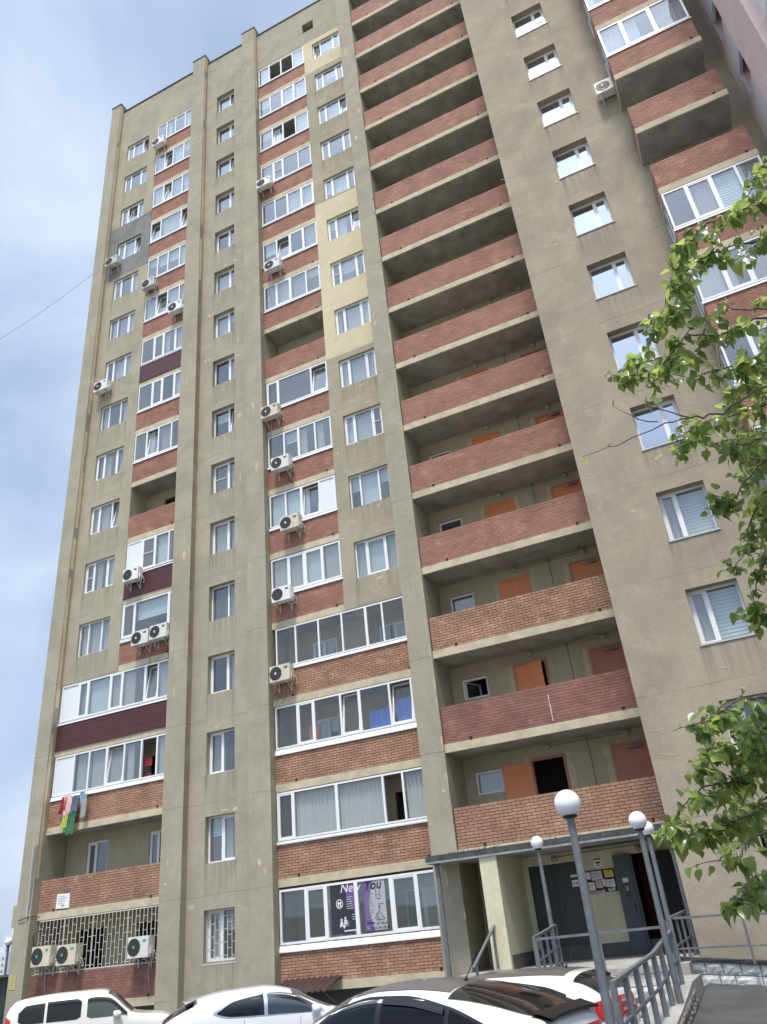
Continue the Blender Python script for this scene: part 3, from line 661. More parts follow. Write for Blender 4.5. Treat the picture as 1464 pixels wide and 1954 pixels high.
# ---- E: projecting balconies on the right wall
EX0, EX1, EY = 2.33, 5.1, -4.3
for k in range(2, 15):
    slab(EX0, EX1, EY, RY-.003, k); z0, z1 = SB(k)+.24, SB(k)+1.28
    parapet(EX0+.02, EX1-.02, EY+.012, z0, z1, 2)
    for xa in (EX0+.012, EX1-.13):
        mb = MB(); mb.box(xa,xa+.118,EY+.135,RY-.004,z0,z1); obj('parapet', mb, B_RED, bld)
    if k not in (8, 9):
        sp = {12:[(.27,'pk'),(.36,'s'),(.37,'pg')],10:[(.27,'pc'),(.36,'s'),(.37,'pg')],7:[(.24,'p'),(.26,'s'),(.25,'pb'),(.25,'pg')],6:[(.27,'pc'),(.23,'s!'),(.25,'pg'),(.25,'p')]}.get(k, [(.25,'p'),(.25,'s!'),(.25,'pg'),(.25,'p')])
        wr = window(EX0+.02, EX1-.02, SB(k)+GZ0+.04, SB(k)+2.78, EY+.005, sp, sillm=PVC, sillh=.09, sd=.03)
        for sx in (EX0+.025, EX1-.075):
            s = MB(); a, b = EY+.08, RY-.01; zb, zt = SB(k)+GZ0+.01, SB(k)+2.78
            s.box(sx,sx+.05,a,b,zb,zb+.06); s.box(sx,sx+.05,a,b,zt-.06,zt); s.box(sx,sx+.05,b-.06,b,zb+.06,zt-.06); s.box(sx+.002,sx+.048,a+.55,a+.61,zb+.058,zt-.058); s.box(sx+.02,sx+.03,a,b-.06,zb+.06,zt-.06,1)
            obj('side_glazing', s, [PVC, GLASS], wr)

# ---- individual bricks: the 300 that show largest are objects, the rest one joined part
def brick_faces(mb, a, b, y, z0, z1, d, mi):
    n = len(mb.v); mb.v += [(a,y,z0),(b,y,z0),(b,y,z1),(a,y,z1),(a+.002,y-d,z0+.002),(b-.002,y-d,z0+.002),(b-.002,y-d,z1-.002),(a+.002,y-d,z1-.002)]
    for f in ((4,5,6,7),(0,1,5,4),(1,2,6,5),(2,3,7,6),(3,0,4,7)): mb.f.append(tuple(n+i for i in f)); mb.m.append(mi)
key = lambda q: (Vector(((q[1]+q[2])/2, q[3], (q[4]+q[5])/2))-CAM).length+(0 if q[2]-q[1] > .2 else 50)
BR_OBJ.sort(key=key)
unitb = {}
for bi in range(4):
    u = MB(); u.v = [(-.5,0,-.5),(.5,0,-.5),(.5,0,.5),(-.5,0,.5),(-.492,-1,-.475),(.492,-1,-.475),(.492,-1,.475),(-.492,-1,.475)]
    u.f = [(4,5,6,7),(0,1,5,4),(1,2,6,5),(2,3,7,6),(3,0,4,7)]; u.m = [0]*5; unitb[bi] = u.mesh('brick', BM[bi])
for i, (par, a, b, y, z0, z1, d, bi, ax, fl) in enumerate(BR_OBJ):
    if i < 300:
        o = link('brick', unitb[bi], par); o.location = ((a+b)/2, y, (z0+z1)/2); o.scale = (b-a, d, z1-z0)
    else: brick_faces(BSTUFF, a, b, y, z0, z1, d, bi)
obj('brickwork', BSTUFF, BM, bld, kind='stuff')

# ---- repair patches, scuffs and cracks in the plaster
def blob(x, z, w_, h, y, m, n=11, ang=0., name='plaster_patch'):
    mb = MB(); pts = []
    for i in range(n):
        t = 2*math.pi*i/n; r = rnd.uniform(.6, 1.1); px, pz = w_*r*math.cos(t), h*r*math.sin(t)
        pts.append((x+px*math.cos(ang)-pz*math.sin(ang), y, z+px*math.sin(ang)+pz*math.cos(ang)))
    mb.poly(pts); return obj(name, mb, m, bld)
for k in range(1, 13):
    for _ in range(2):
        if rnd.random() < .75: blob(CW[0]+rnd.uniform(-.5, 1.5), SB(k)+2.44+rnd.uniform(.08, .22), rnd.uniform(.05, .22), rnd.uniform(.03, .1), -.004, PATCH)
    if rnd.random() < .6: blob(CW[1]+rnd.uniform(.12, .3), SB(k)+rnd.uniform(.2, 2.6), rnd.uniform(.03, .09), rnd.uniform(.05, .2), -.004, PATCH)
    if rnd.random() < .7: blob(-10.9+rnd.uniform(-.1, 1.8), SB(k)+.85, rnd.uniform(.06, .2), rnd.uniform(.03, .08), -.004, PATCH) if k >= 5 else None
for _ in range(26):
    z = rnd.uniform(3, 44); blob(RX0+rnd.uniform(.1, .7), z, rnd.uniform(.12, .38), rnd.uniform(.008, .022), RY-.004, PATCH, 9, R_(rnd.uniform(-14, 8)))
for _ in range(20): blob(rnd.uniform(-1.7, 2.1), rnd.uniform(2, 40), rnd.uniform(.04, .2), rnd.uniform(.01, .06), RY-.004, PATCH, 9, R_(rnd.uniform(-30, 30)))
for x, y in ((-18.1,-.304),(-14.6,-.304),(-8.1,-1.204)):
    for _ in range(9): blob(x+rnd.uniform(-.3, .3), rnd.uniform(1, 44), rnd.uniform(.03, .1), rnd.uniform(.03, .3), y, PATCH)
for _ in range(30): blob(-7.75-rnd.uniform(.01, .05), rnd.uniform(-.5, 30), rnd.uniform(.012, .03), rnd.uniform(.05, .3), -1.204, PATCH, 9)

# ---- ground floor barred balcony on the left and barred stair window
def grille(x0, x1, z0, z1, y, pitch=.17, cell=.42, label=None):
    mb = MB(); mb.box(x0,x1,y,y+.02,z0,z0+.03); mb.box(x0,x1,y,y+.02,z1-.03,z1); n = max(2, round((x1-x0)/pitch))
    for i in range(n+1):
        x = x0+(x1-x0)*i/n; t = .016 if i in (0, n) else .008
        mb.box(max(x0, x-t),min(x1, x+t),y-.001,y+.016,z0+.03,z1-.03)
        if i < n:
            z = z0+.1+(cell*.5 if i % 2 else 0)+rnd.uniform(0, .03)
            while z < z1-.08: mb.box(x+t,x+(x1-x0)/n-.008,y+.001,y+.014,z-.007,z+.007); z += cell
    return obj('window_grille', mb, GRILLE, bld)
gx = [-23.95,-22.78,-21.5,-20.0,-18.53]
for i in range(4): grille(gx[i]+.01, gx[i+1]-.01, SB(1)+1.16, SB(1)+2.78, .015)
grille(CW[0]+.03, CW[1]-.03, SB(1)+1.03, SB(1)+2.42, .12, .15, .36)
e = MB(); e.box(-24.07,-18.51,.03,.12,SB(1)+1.142,SB(1)+1.157); obj('sill', e, GRILLE, bld)
# ---- basement strip under the middle bay
e = MB(); e.box(-14.14,-8.51,.5,.6,LOT-.02,SB(1)); obj('basement_wall', e, DARKP, bld)
e = MB(); e.box(-24.07,-18.51,.5,.6,LOT-.02,SB(1)); obj('basement_wall', e, DARKP, bld)
# ---- entrance porch
e = MB(); CY0 = -2.12
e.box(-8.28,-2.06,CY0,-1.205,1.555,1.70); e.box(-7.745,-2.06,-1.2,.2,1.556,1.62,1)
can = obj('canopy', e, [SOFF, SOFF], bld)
e = MB(); e.box(-8.31,-2.062,CY0-.03,CY0-.002,1.60,1.735); e.box(-8.31,-8.282,CY0-.002,-1.3,1.60,1.735); obj('canopy_edge', e, mat('bitumen_edge', (.06, .063, .06), .8, bump=.8, bscale=14, var=.4, vscale=5), bld)
e = MB(); e.box(-8.31,-2.062,CY0-.024,CY0-.003,1.545,1.598); e.box(-8.304,-8.281,CY0-.002,-1.3,1.545,1.598); obj('canopy_drip', e, mat('grey_drip', (.27, .29, .29), .7, var=.3, vscale=6), bld)
e = MB()
for i in range(80):
    x = -7.7+abs(rnd.gauss(0, 1.6)); 
    if x > -2.3: continue
    r = rnd.uniform(.008, .024); e.tube([(x,CY0+.1+rnd.uniform(0, .3),1.70),(x+rnd.uniform(-.04, .04),CY0+.12,1.72+r*2)],[r*1.4, r*.4],5)
obj('moss_debris', e, mat('debris_dark', (.03, .028, .02), .95), bld, kind='stuff')
for x, y, zb in ((-8.08,-1.95,LOT),(-2.17,-1.95,-1.2)):
    e = MB(); e.tube([(x,y,zb),(x,y,1.55)],.062,14); e.tube([(x,y,1.5),(x,y,1.553)],.09,14); obj('canopy_post', e, IRON, bld, smooth=False)
e = MB(); e.box(-6.87,-6.42,-2.09,.19,-1.2,1.552); obj('pier', e, YELP, bld)
e = MB(); e.box(-6.415,-6.40,-1.95,.19,DECK,-.66); e.box(-6.40,-2.08,.185,.198,DECK,-.66); obj('plinth_paint', e, DARKP, bld)
wall('entrance_wall', -6.42, -2.062, LOT, 1.552, .2, .12, [(-6.27,-4.93,DECK,1.31),(-3.52,-2.5,DECK,1.31)], YELP)
wall('back_wall', -7.74, -6.87, LOT, 1.552, .2, .12, [], LOGW)
e = MB(); e.box(-3.5,-2.3,1.2,1.3,DECK,1.5); e.box(-3.62,-3.56,.33,1.2,DECK,1.5); obj('lobby_wall', e, INRED, bld)
dr = MB(); dr.box(-6.27,-4.93,.22,.3,DECK,1.31); dr.box(-6.2,-5.62,.205,.22,DECK+.05,1.25); dr.box(-5.58,-5.0,.205,.22,DECK+.05,1.25)
do = obj('door', dr, STEELD, bld); do['label'] = 'wide dark double door left of the notice board'
hm = MB(); hm.tube([(-5.5,.2,.1),(-5.5,.14,.1),(-5.5,.14,.35),(-5.5,.2,.35)],.012,6); obj('handle', hm, IRON, do)
dr = MB(); dr.box(-3.95,-3.53,.1,.199,DECK,1.32); dr.box(-3.9,-3.58,.09,.1,DECK+.08,1.25); dr.box(-3.53,-3.47,.13,.33,DECK,1.31)
do2 = obj('door', dr, DOORG, bld); do2['label'] = 'blue grey steel entrance door panel with intercom'
im = MB(); im.box(-3.78,-3.66,.07,.09,.32,.62); im.box(-3.76,-3.68,.06,.07,.46,.58,1); im.tube([(-3.63,.085,.0),(-3.63,.05,.0),(-3.63,.05,.2),(-3.63,.085,.2)],.011,6); obj('intercom', im, [ACD, INKG], do2)
im = MB(); im.box(-3.80,-3.66,.082,.09,.66,.76); obj('number_plate', im, PAPER, do2)
lf = MB(); lf.box(0,.62,-.03,.02,0,2.24); lo = obj('leaf', lf, STEELD, do2); lo.location = (-2.46,.13,DECK+.01); lo.rotation_euler = (0,0,R_(205))
e = MB(); e.tube([(-4.5,-.9,1.52),(-2.3,-.9,1.54)],.014,6); e.tube([(-5.5,.17,1.46),(-4.1,.17,1.5),(-3.2,.17,1.5)],.008,5); obj('conduit', e, RUBB, bld)
for x in (-5.5,-3.25):
    e = MB(); e.tube([(x,.2,1.42),(x,.15,1.42),(x,.11,1.42),(x,.09,1.415)],[.085,.085,.06,.02],12); obj('wall_lamp', e, MATS['lamp_glass_dull'], bld, smooth=True)

# ------------------------------------------------------------------ pink wing on the right
pw = thing('pink_building', (6.0,-10,LOT), 'pink rendered wing at the right with white balcony panels in tall recesses', 'building')
mb = MB(); PX = 5.795
mb.box(PX,PX+.6,-3.55,-2.95,LOT,47); mb.box(6.9,7.1,-9.2,-2.96,LOT,47)
obj('wall', mb, PINKP, pw)
for ya in (-5.5,):
    mb = MB(); mb.box(PX-.32,PX+1.1,ya-1.75,ya,LOT,47); obj('pier', mb, PINKP, pw)
for k in range(0, 16):
    for ya in (-3.552,-7.252):
        yb = ya-1.945; mb = MB(); mb.box(PX+.005,PX+.1,yb,ya,SB(k)+1.42,SB(k)+2.66); obj('balcony_panel', mb, WPANEL, pw)
        mb = MB(); mb.box(PX+.012,PX+1.1,yb,ya,SB(k)-.13,SB(k)+.32); obj('spandrel', mb, PINKP, pw)
        if 5 <= k <= 12:
            mb = MB(); xx = PX+.55; z0, z1 = SB(k)+.321, SB(k)+2.66
            mb.box(xx,xx+.06,yb,ya,z0,z0+.06); mb.box(xx,xx+.06,yb,ya,z1-.06,z1)
            for q in (0,.6,1.25,1.885): mb.box(xx-.002,xx+.058,ya-q-.06,ya-q,z0+.06,z1-.06)
            wn = obj('window', mb, PVC, pw)
            for q, r in ((.06,.6),(.66,1.25),(1.31,1.885)):
                p = MB(); p.box(xx+.02,xx+.032,ya-r,ya-q,z0+.06,z1-.06); obj('pane', p, GLASS, wn)
# ------------------------------------------------------------------ air conditioners
def make_ac(wd=.82, h=.56, d=.30, badge=TEAL, gm=None, hub=PIPEW, cover=False):
    root = bpy.data.objects.new('air_conditioner', None); root.empty_display_size = .2; C.objects.link(root)
    mb = MB(); f = -.12-d; b = -.12; r = .025
    mb.poly([(-wd/2,f+r,0),(-wd/2+r,f,0),(wd/2-r,f,0),(wd/2,f+r,0),(wd/2,b,0),(-wd/2,b,0)][::-1]); mb.poly([(-wd/2,f+r,h),(-wd/2+r,f,h),(wd/2-r,f,h),(wd/2,f+r,h),(wd/2,b,h),(-wd/2,b,h)])
    for (x0,y0),(x1,y1) in (((-wd/2,f+r),(-wd/2+r,f)),((-wd/2+r,f),(wd/2-r,f)),((wd/2-r,f),(wd/2,f+r)),((wd/2,f+r),(wd/2,b)),((wd/2,b),(-wd/2,b)),((-wd/2,b),(-wd/2,f+r))):
        mb.quad((x0,y0,0),(x1,y1,0),(x1,y1,h),(x0,y0,h))
    mb.box(wd*.2,wd*.2+.006,f-.002,f,.02,h-.02); mb.box(wd/2,wd/2+.035,f+.1,b-.04,.08,.26)
    me = mb.mesh('casing', ACW); o = link('casing', me, root, False)
    cx = -wd*.17; R = h*.42; g = MB(); g.disc((cx,f-.004,h/2),(1,0,0),(0,0,1),R,24,0)
    obj('fan_recess', g, ACD, root, False)
    g = MB()
    for rr in (R, R*.8, R*.6, R*.4):
        n = 20
        for k in range(n):
            a, b2 = 2*math.pi*k/n, 2*math.pi*(k+1)/n
            P = lambda t, q: (cx+q*math.cos(t), f-.016, h/2+q*math.sin(t))
            g.quad(P(a, rr-.007), P(b2, rr-.007), P(b2, rr), P(a, rr))
    for k in range(12):
        a = 2*math.pi*k/12; g.tube([(cx+.05*math.cos(a), f-.012, h/2+.05*math.sin(a)), (cx+R*math.cos(a), f-.01, h/2+R*math.sin(a))], .004, 4, cap=False)
    obj('fan_grille', g, gm or ACG, root, False)
    g = MB(); g.tube([(cx,f-.005,h/2),(cx,f-.024,h/2)],.045,12); obj('fan_hub', g, hub, root, False)
    g = MB(); g.box(wd*.24,wd*.40,f-.006,f-.001,h*.72,h*.84); obj('badge', g, badge, root, False)
    for sx in (-wd*.3, wd*.3):
        g = MB(); g.box(sx-.018,sx+.018,f+.02,-.02,-.035,0); g.box(sx-.018,sx+.018,-.035,-.005,-.3,-.0355); g.tube([(sx,f+.06,-.035),(sx,-.03,-.28)],.012,5); obj('bracket', g, PIPEW, root, False)
    g = MB(); g.tube([(wd/2+.02,b-.08,.18),(wd/2+.07,b-.06,.14),(wd/2+.1,b+.0,.0),(wd/2+.04,b+.08,-.1),(wd/2-.05,-.01,-.02)],.014,6); g.tube([(wd/2+.02,b-.1,.12),(wd/2+.05,b-.08,.02),(wd/2-.08,b,-.16)],.01,6)
    obj('pipe', g, PIPEW, root, False)
    return root
GRP = 'air conditioner units hung on the facade'
AC1 = make_ac(badge=ACG); AC2 = make_ac(.84, .6, .3, TEAL, None, TEAL); AC3 = make_ac(.80, .54, .28, ACG, ACG, ACG)
acs = [(AC1,-20.79,41.54-.28,'white air conditioner under the topmost glazed balcony of the left bay'),
 (AC3,-23.46,33.31-.28,'white air conditioner on the dark grey painted wall patch by the upper left edge'),
 (AC3,-20.77,30.29-.28,'white air conditioner at the left end of a balcony just below the grey wall patch'),
 (AC1,-18.94,27.76-.28,'white air conditioner at a left bay balcony right end, beside the pilaster'),
 (AC1,-23.28,24.71-.28,'white air conditioner low on plaster by the left edge pilaster, under a single window'),
 (AC3,-20.57,13.9-.28,'white air conditioner beside a white panel, above a maroon clad balcony front'),
 (AC1,-19.88,11.01-.28,'left one of two white air conditioners side by side under the wide fixed pane'),
 (AC1,-18.99,11.05-.28,'right one of two white air conditioners side by side under the wide fixed pane'),
 (AC3,-13.75,33.54-.28,'topmost white air conditioner of the middle balcony column'),
 (AC1,-13.40,27.62-.28,'white air conditioner two storeys above the open balcony of the middle column'),
 (AC1,-13.76,19.39-.28,'white air conditioner under the window with one wide pane, below the open middle balcony'),
 (AC1,-13.34,16.72-.28,'white air conditioner with trailing cables, between two others on the middle balcony column'),
 (AC1,-13.02,13.94-.28,'white air conditioner under the middle balcony whose right end pane is white'),
 (AC3,-13.49,11.16-.28,'white air conditioner under the middle balcony glazing with two pale curtained panes'),
 (AC1,-13.63,8.24-.28,'lowest white air conditioner of the middle column, on orange brick'),
 (AC2,-23.3,.22,'leftmost of the two large air conditioners in front of the ground floor grille'),
 (AC2,-22.18,.18,'right one of the two adjoining large air conditioners before the ground floor grille'),
 (AC2,-19.17,.16,'lone large air conditioner at the right end of the ground floor grille')]
used = set(); units = []
ACV = [ACW, mat('ac_yellowed', (.60,.55,.43), .5, var=.12, vscale=3), mat('ac_grey_white', (.50,.50,.48), .5, var=.15, vscale=4), mat('ac_clean_white', (.74,.74,.72), .4, var=.06, vscale=3)]
for proto, x, z, lab in acs:
    o = proto if id(proto) not in used else dup(proto); used.add(id(proto))
    o.location = (x, -.0, z); tag(o, lab, 'air conditioner', GRP)
    case = next(c for c in o.children if c.name.startswith('casing'))
    case.material_slots[0].link = 'OBJECT'; case.material_slots[0].material = rnd.choice(ACV)
    units.append((o, x, z))
o = dup(AC1); o.location = (2.14, RY-.0, 24.9); tag(o, 'white air conditioner on the plain wall left of the projecting right balconies', 'air conditioner', GRP)
for o, x, z in units:
    if rnd.random() < .7:                      # drain hose or loose cable trailing from the unit
        hm_ = MB(); a_ = rnd.uniform(-.1, .3); l_ = rnd.uniform(.35, .9)
        hm_.tube([(x+a_,-.16,z+.02),(x+a_+.03,-.10,z-.12),(x+a_+rnd.uniform(-.1,.1),-.03,z-.2-l_*.4),(x+a_+rnd.uniform(-.15,.15),-.035,z-.2-l_)],.009,5); hm_.sm = True
        obj('drain_hose', hm_, rnd.choice((PIPEW, RUBB, INKG)), o)

# ------------------------------------------------------------------ laundry on the left balcony
cloths = [(-23.2,.30,5.66,5.06,(.30,.015,.03),'dark red cloth, leftmost of the washing under the white balcony panel'),
 (-23.02,.36,5.68,5.0,(.70,.46,.44),'pale pink towel hanging among the washing on the left balcony'),
 (-23.06,.40,5.0,4.55,(.40,.46,.10),'lime green shirt at the bottom of the hanging washing'),
 (-22.62,.34,5.62,5.05,(.12,.14,.22),'dark blue grey garment in the middle of the hanging washing'),
 (-22.66,.36,5.06,4.3,(.05,.17,.075),'long dark green cloth hanging lowest over the slab edge'),
 (-22.32,.20,5.68,5.3,(.13,.36,.55),'small bright blue cloth near the right end of the washing'),
 (-22.2,.26,5.6,4.78,(.30,.34,.34),'grey cloth at the right end of the washing')]
for i, (x, wd, zt, zb, col, lab) in enumerate(cloths):
    mb = MB(); y = -.09-.015*i; rows = []
    for j in range(9):
        t = j/8; rows.append([(x-wd/2+wd*q/10+.06*t*math.sin(3*t+i)-(.12*t if i in (0, 4) else 0), y-.035*math.sin(q*1.9+i*2+t)-.02*t-.02*rnd.random(), zt+(zb-zt)*t+.03*math.sin(q*.9+i)*t) for q in range(11)])
    mb.grid(rows); o = obj('hanging_cloth', mb, mat('cloth_%d' % i, col, .9, var=.25, vscale=9), None, smooth=True); tag(o, lab, 'cloth', 'washing hung out on the left balcony')
mb = MB(); mb.tube([(-23.4,-.06,5.66),(-21.95,-.06,5.6)],.008,5); mb.tube([(-23.4,-.06,5.66),(-23.4,.05,5.6)],.008,5); mb.tube([(-21.95,-.06,5.6),(-21.95,.05,5.56)],.008,5)
tag(obj('clothes_line', mb, PIPEW), 'thin white line holding the washing on the left balcony', 'clothes line')
for i, (x_, z_, w_, m_, lab) in enumerate(((-19.75, 6.4, .4, mat('cloth_crimson', (.35,.03,.06), .9), 'crimson garment, upper one seen through the open sash of the left balcony'),(-19.7, 5.85, .3, mat('cloth_plum', (.16,.02,.08), .9), 'dark plum garment, lower one seen through the open sash of the left balcony'))):
    mb = MB(); mb.grid([[(x_-w_/2+w_*q/5, .3+.02*math.sin(q*2.1+j), z_+.15-.15*j) for q in range(6)] for j in range(3)])
    tag(obj('hanging_cloth', mb, m_), lab, 'cloth')

# ------------------------------------------------------------------ signs, posters and notices
s = thing('window_poster', (-11.45,-.02,.22), 'purple, black and grey salon poster lettered New You on the ground floor window', 'poster')
YP = .0
def flat(name, pts, y, m, par):
    mb = MB(); mb.poly([(a, y, b) for a, b in pts]); mb.poly([(a, y+.003, b) for a, b in pts][::-1]); return obj(name, mb, m, par)
PURP = mat('print_purple', (.155,.085,.26), .5); PGREY = mat('print_grey', (.40,.41,.44), .5); PBLK = mat('print_black', (.035,.034,.042), .35); PW = mat('print_white', (.75,.76,.78), .5)
yp = .018
flat('film', [(-12.36,.20),(-11.43,.20),(-11.43,1.52),(-12.36,1.52)], yp, PBLK, s)
def curve(z): return -11.70+.16*math.sin((z-.2)*3.6+.4)
zs = [.2+1.32*i/18 for i in range(19)]
flat('purple_wave', [(-11.432,.2)]+[(-11.432,1.52)]+[(curve(z), z) for z in zs[::-1]], yp-.004, PURP, s)
flat('grey_panel', [(-11.26,.20),(-10.55,.20),(-10.55,1.52),(-11.26,1.52)], yp, PGREY, s)
def curve2(z): return -11.00+.10*math.sin((z-.2)*3.4+2.6)
flat('purple_wave', [(curve2(z), z) for z in zs]+[(-11.258,1.52),(-11.258,.2)], yp-.004, PURP, s)
text('New', (-12.02,yp-.007,1.27), .34, PW, s, .22); text('You', (-11.23,yp-.007,1.27), .34, INK, s, .22, .003)
text('271-79-27', (-10.90,yp-.007,.335), .085, INK, s); text('8 914 791-79-27', (-11.06,yp-.007,.225), .085, INK, s)
mb = MB()                                  # lines of small print too small to read
for (x, z0, n, wd) in ((-11.83,1.13,6,.3),(-11.66,.66,3,.24)):
    for i in range(n): mb.box(x,x+wd*rnd.uniform(.5, .8),yp-.007,yp-.0045,z0-.06*i,z0-.06*i+.012)
for i in range(12): mb.box(-11.21,-11.21+rnd.uniform(.12,.26),yp-.007,yp-.0045,1.15-.06*i,1.15-.06*i+.013,2)
mb.box(-11.95,-11.5,yp-.007,yp-.0045,.25,.28); mb.box(-11.2,-10.95,yp-.007,yp-.0045,.38,.41,1); mb.box(-10.82,-10.62,yp-.007,yp-.0045,.86,.868,1)
obj('small_print', mb, [PW, INK, INKG], s, kind='stuff')
mb = MB()                                  # round portrait emblem and the seated group emblem
n = 22
for k in range(n):
    a, b = 2*math.pi*k/n, 2*math.pi*(k+1)/n; P = lambda t, q: (-12.06+q*math.cos(t), yp-.006, .98+q*1.1*math.sin(t))
    mb.quad(P(a,.095),P(b,.095),P(b,.115),P(a,.115))
for sx in (-1, 1):
    mb.disc((-12.06+sx*.035,yp-.006,1.0),(1,0,0),(0,0,1),.033,12,0,.045); mb.poly([(-12.06+sx*.012,yp-.006,.9),(-12.06+sx*.065,yp-.006,.9),(-12.06+sx*.055,yp-.006,.965),(-12.06+sx*.02,yp-.006,.965)])
for x, z, r in ((-12.02,.56,.035),(-11.89,.60,.032)): mb.disc((x,yp-.006,z),(1,0,0),(0,0,1),r,12); mb.poly([(x-.06,yp-.006,z-.17),(x+.06,yp-.006,z-.17),(x+.035,yp-.006,z-.04),(x-.035,yp-.006,z-.04)])
for i in range(16): mb.disc((-11.95+rnd.uniform(-.17,.17),yp-.006,.44+rnd.uniform(-.07,.08)),(1,0,0),(0,0,1),rnd.uniform(.008,.02),6)
mb.poly([(-11.96,yp-.006,.33),(-11.93,yp-.006,.33),(-11.90,yp-.006,.42),(-11.99,yp-.006,.42)])
obj('emblem', mb, PW, s)
mb = MB()                                  # line drawing of a foot and of a seated figure
def stroke(pts): mb.tube([(a, yp-.006, b) for a, b in pts], .006, 4, 0)
stroke([(-10.86,1.27),(-10.84,1.17),(-10.86,1.08),(-10.82,1.0),(-10.74,1.0),(-10.71,1.08),(-10.74,1.16),(-10.72,1.27)]); stroke([(-10.82,1.12),(-10.77,1.1)])
stroke([(-10.76,.76),(-10.73,.8),(-10.77,.83),(-10.8,.79),(-10.77,.75),(-10.76,.66),(-10.70,.56),(-10.62,.48),(-10.70,.46),(-10.84,.46),(-10.92,.5),(-10.88,.6),(-10.80,.68)]); stroke([(-10.80,.62),(-10.86,.52),(-10.76,.5)])
obj('line_drawing', mb, INK, s)
mb = MB(); mb.tube([(-11.17,yp-.006,.33),(-11.19,yp-.006,.28),(-11.14,yp-.006,.25)],.008,4); obj('phone_icon', mb, PW, s)

s = thing('notice_sheet', (-22.92,0,1.93), 'white printed notice sheet on the brick balcony front at lower left', 'notice')
flat('sheet', [(-23.23,1.93),(-22.62,1.91),(-22.63,2.37),(-23.22,2.40)], -.012, PAPER, s)
mb = MB()
for i in range(5): mb.box(-23.15,-22.72-rnd.uniform(0,.2),-.016,-.0135,2.30-.055*i,2.312-.055*i)
mb.box(-22.99,-22.85,-.016,-.0135,1.99,2.04); obj('small_print', mb, INKG, s, kind='stuff')
s = thing('yellow_sign', (-24.52,-.31,-.4), 'small yellow information plate at the foot of the left corner pilaster', 'sign')
flat('plate', [(-24.70,-.36),(-24.42,-.38),(-24.42,.02),(-24.70,.07)], -.312, mat('sign_dull_yellow', (.50,.47,.14), .7), s)
mb = MB()
for i in range(7): mb.box(-24.66,-24.47,-.316,-.3135,.0-.05*i,.012-.05*i)
obj('small_print', mb, INKG, s, kind='stuff')
nb = thing('notice_board', (-4.35,.19,.5), 'dark notice board covered in torn white notices between the entrance doors', 'notice board')
mb = MB(); mb.box(-4.76,-3.98,.178,.197,.49,1.03); obj('backing', mb, INK, nb)
for (x0,x1,z0,z1,m_) in ((-4.74,-4.62,.83,1.0,PAPER),(-4.60,-4.31,.80,1.01,mat('paper_lilac',(.66,.62,.72),.7)),(-4.25,-4.02,.83,1.0,YPAP),(-4.72,-4.55,.56,.76,PAPER),(-4.52,-4.35,.60,.79,mat('paper_rose',(.70,.45,.42),.7)),(-4.26,-4.02,.60,.78,PAPER),(-4.74,-4.32,.50,.55,MATS['paper_lilac']),(-4.34,-4.27,.63,.80,PAPER),(-4.22,-4.05,.51,.58,PAPER)):
    mb = MB(); y = .174+rnd.uniform(-.003,.001); a = rnd.uniform(-.01,.01)
    mb.poly([(x0,y,z0+a),(x1,y,z0-a),(x1-abs(a),y-.006,z1),((x0+x1)/2,y-.002,z1-.01),(x0,y,z1+a)]); obj('notice', mb, m_, nb)
    mb = MB()
    for i in range(3): mb.box(x0+.02,x1-.03-rnd.uniform(0,.04),y-.010,y-.009,z0+(z1-z0)*(.3+.2*i),z0+(z1-z0)*(.3+.2*i)+.012)
    obj('small_print', mb, INKG, nb, kind='stuff')
s = thing('camera_sign', (-4.37,.19,1.14), 'small white round security camera sign above the notice board', 'sign')
mb = MB(); mb.disc((-4.37,.19,1.18),(1,0,0),(0,0,1),.11,20); mb.box(-4.46,-4.28,.186,.194,1.27,1.295,1); obj('plate', mb, [PAPER, INK], s)
mb = MB(); mb.box(-4.42,-4.33,.182,.188,1.19,1.225); mb.poly([(-4.34,.183,1.19),(-4.30,.183,1.17),(-4.30,.183,1.215),(-4.34,.183,1.225)]); mb.box(-4.38,-4.36,.182,.188,1.13,1.19); mb.box(-4.38,-4.31,.182,.188,1.125,1.14); obj('camera_symbol', mb, INK, s)
s = thing('door_plates', (-5.1,.2,.75), 'two small white plates on the dark left entrance door', 'plate')
mb = MB(); mb.box(-5.15,-4.97,.193,.204,.93,.99); obj('upper_plate', mb, PAPER, s); mb = MB(); mb.box(-5.14,-4.97,.193,.204,.70,.86); obj('lower_plate', mb, PAPER, s)
mb = MB(); mb.box(-5.11,-5.08,.189,.192,.76,.80); mb.box(-5.04,-5.01,.189,.192,.76,.80); obj('mark', mb, INK, s)

# ------------------------------------------------------------------ awning, cables
aw = thing('awning', (-12.9,-.5,-1.2), 'maroon corrugated awning over the basement entrance under the salon window', 'awning')
mb = MB(); n = 40; x0, x1 = -13.95, -12.1
top = []; bot = []
for i in range(n+1):
    x = x0+(x1-x0)*i/n; d = .018*(1 if i % 4 < 2 else -1); top.append((x,.0,-.82+d)); bot.append((x+.02,-1.0,-1.12+d))
mb.grid([top,bot]); mb.grid([[(a,b,c-.012) for a,b,c in top],[(a,b,c-.012) for a,b,c in bot]],flip=True); obj('sheet', mb, mat('awning_brown', (.045,.026,.024), .5, var=.2, vscale=3), aw)
for x in (x0+.1, x1-.1):
    mb = MB(); mb.tube([(x,-.9,-1.16),(x,0,-1.6)],.018,6); mb.tube([(x,-.95,-1.14),(x,-.0,-.9)],.015,6); obj('bracket', mb, IRON, aw)
mb = MB(); p0, p1 = Vector((-24.74,-.3,33.1)), Vector((-60,4,42))
mb.tube([p0.lerp(p1, t/14)+Vector((0,0,-3.2*4*(t/14)*(1-t/14))) for t in range(15)],.0075,5)
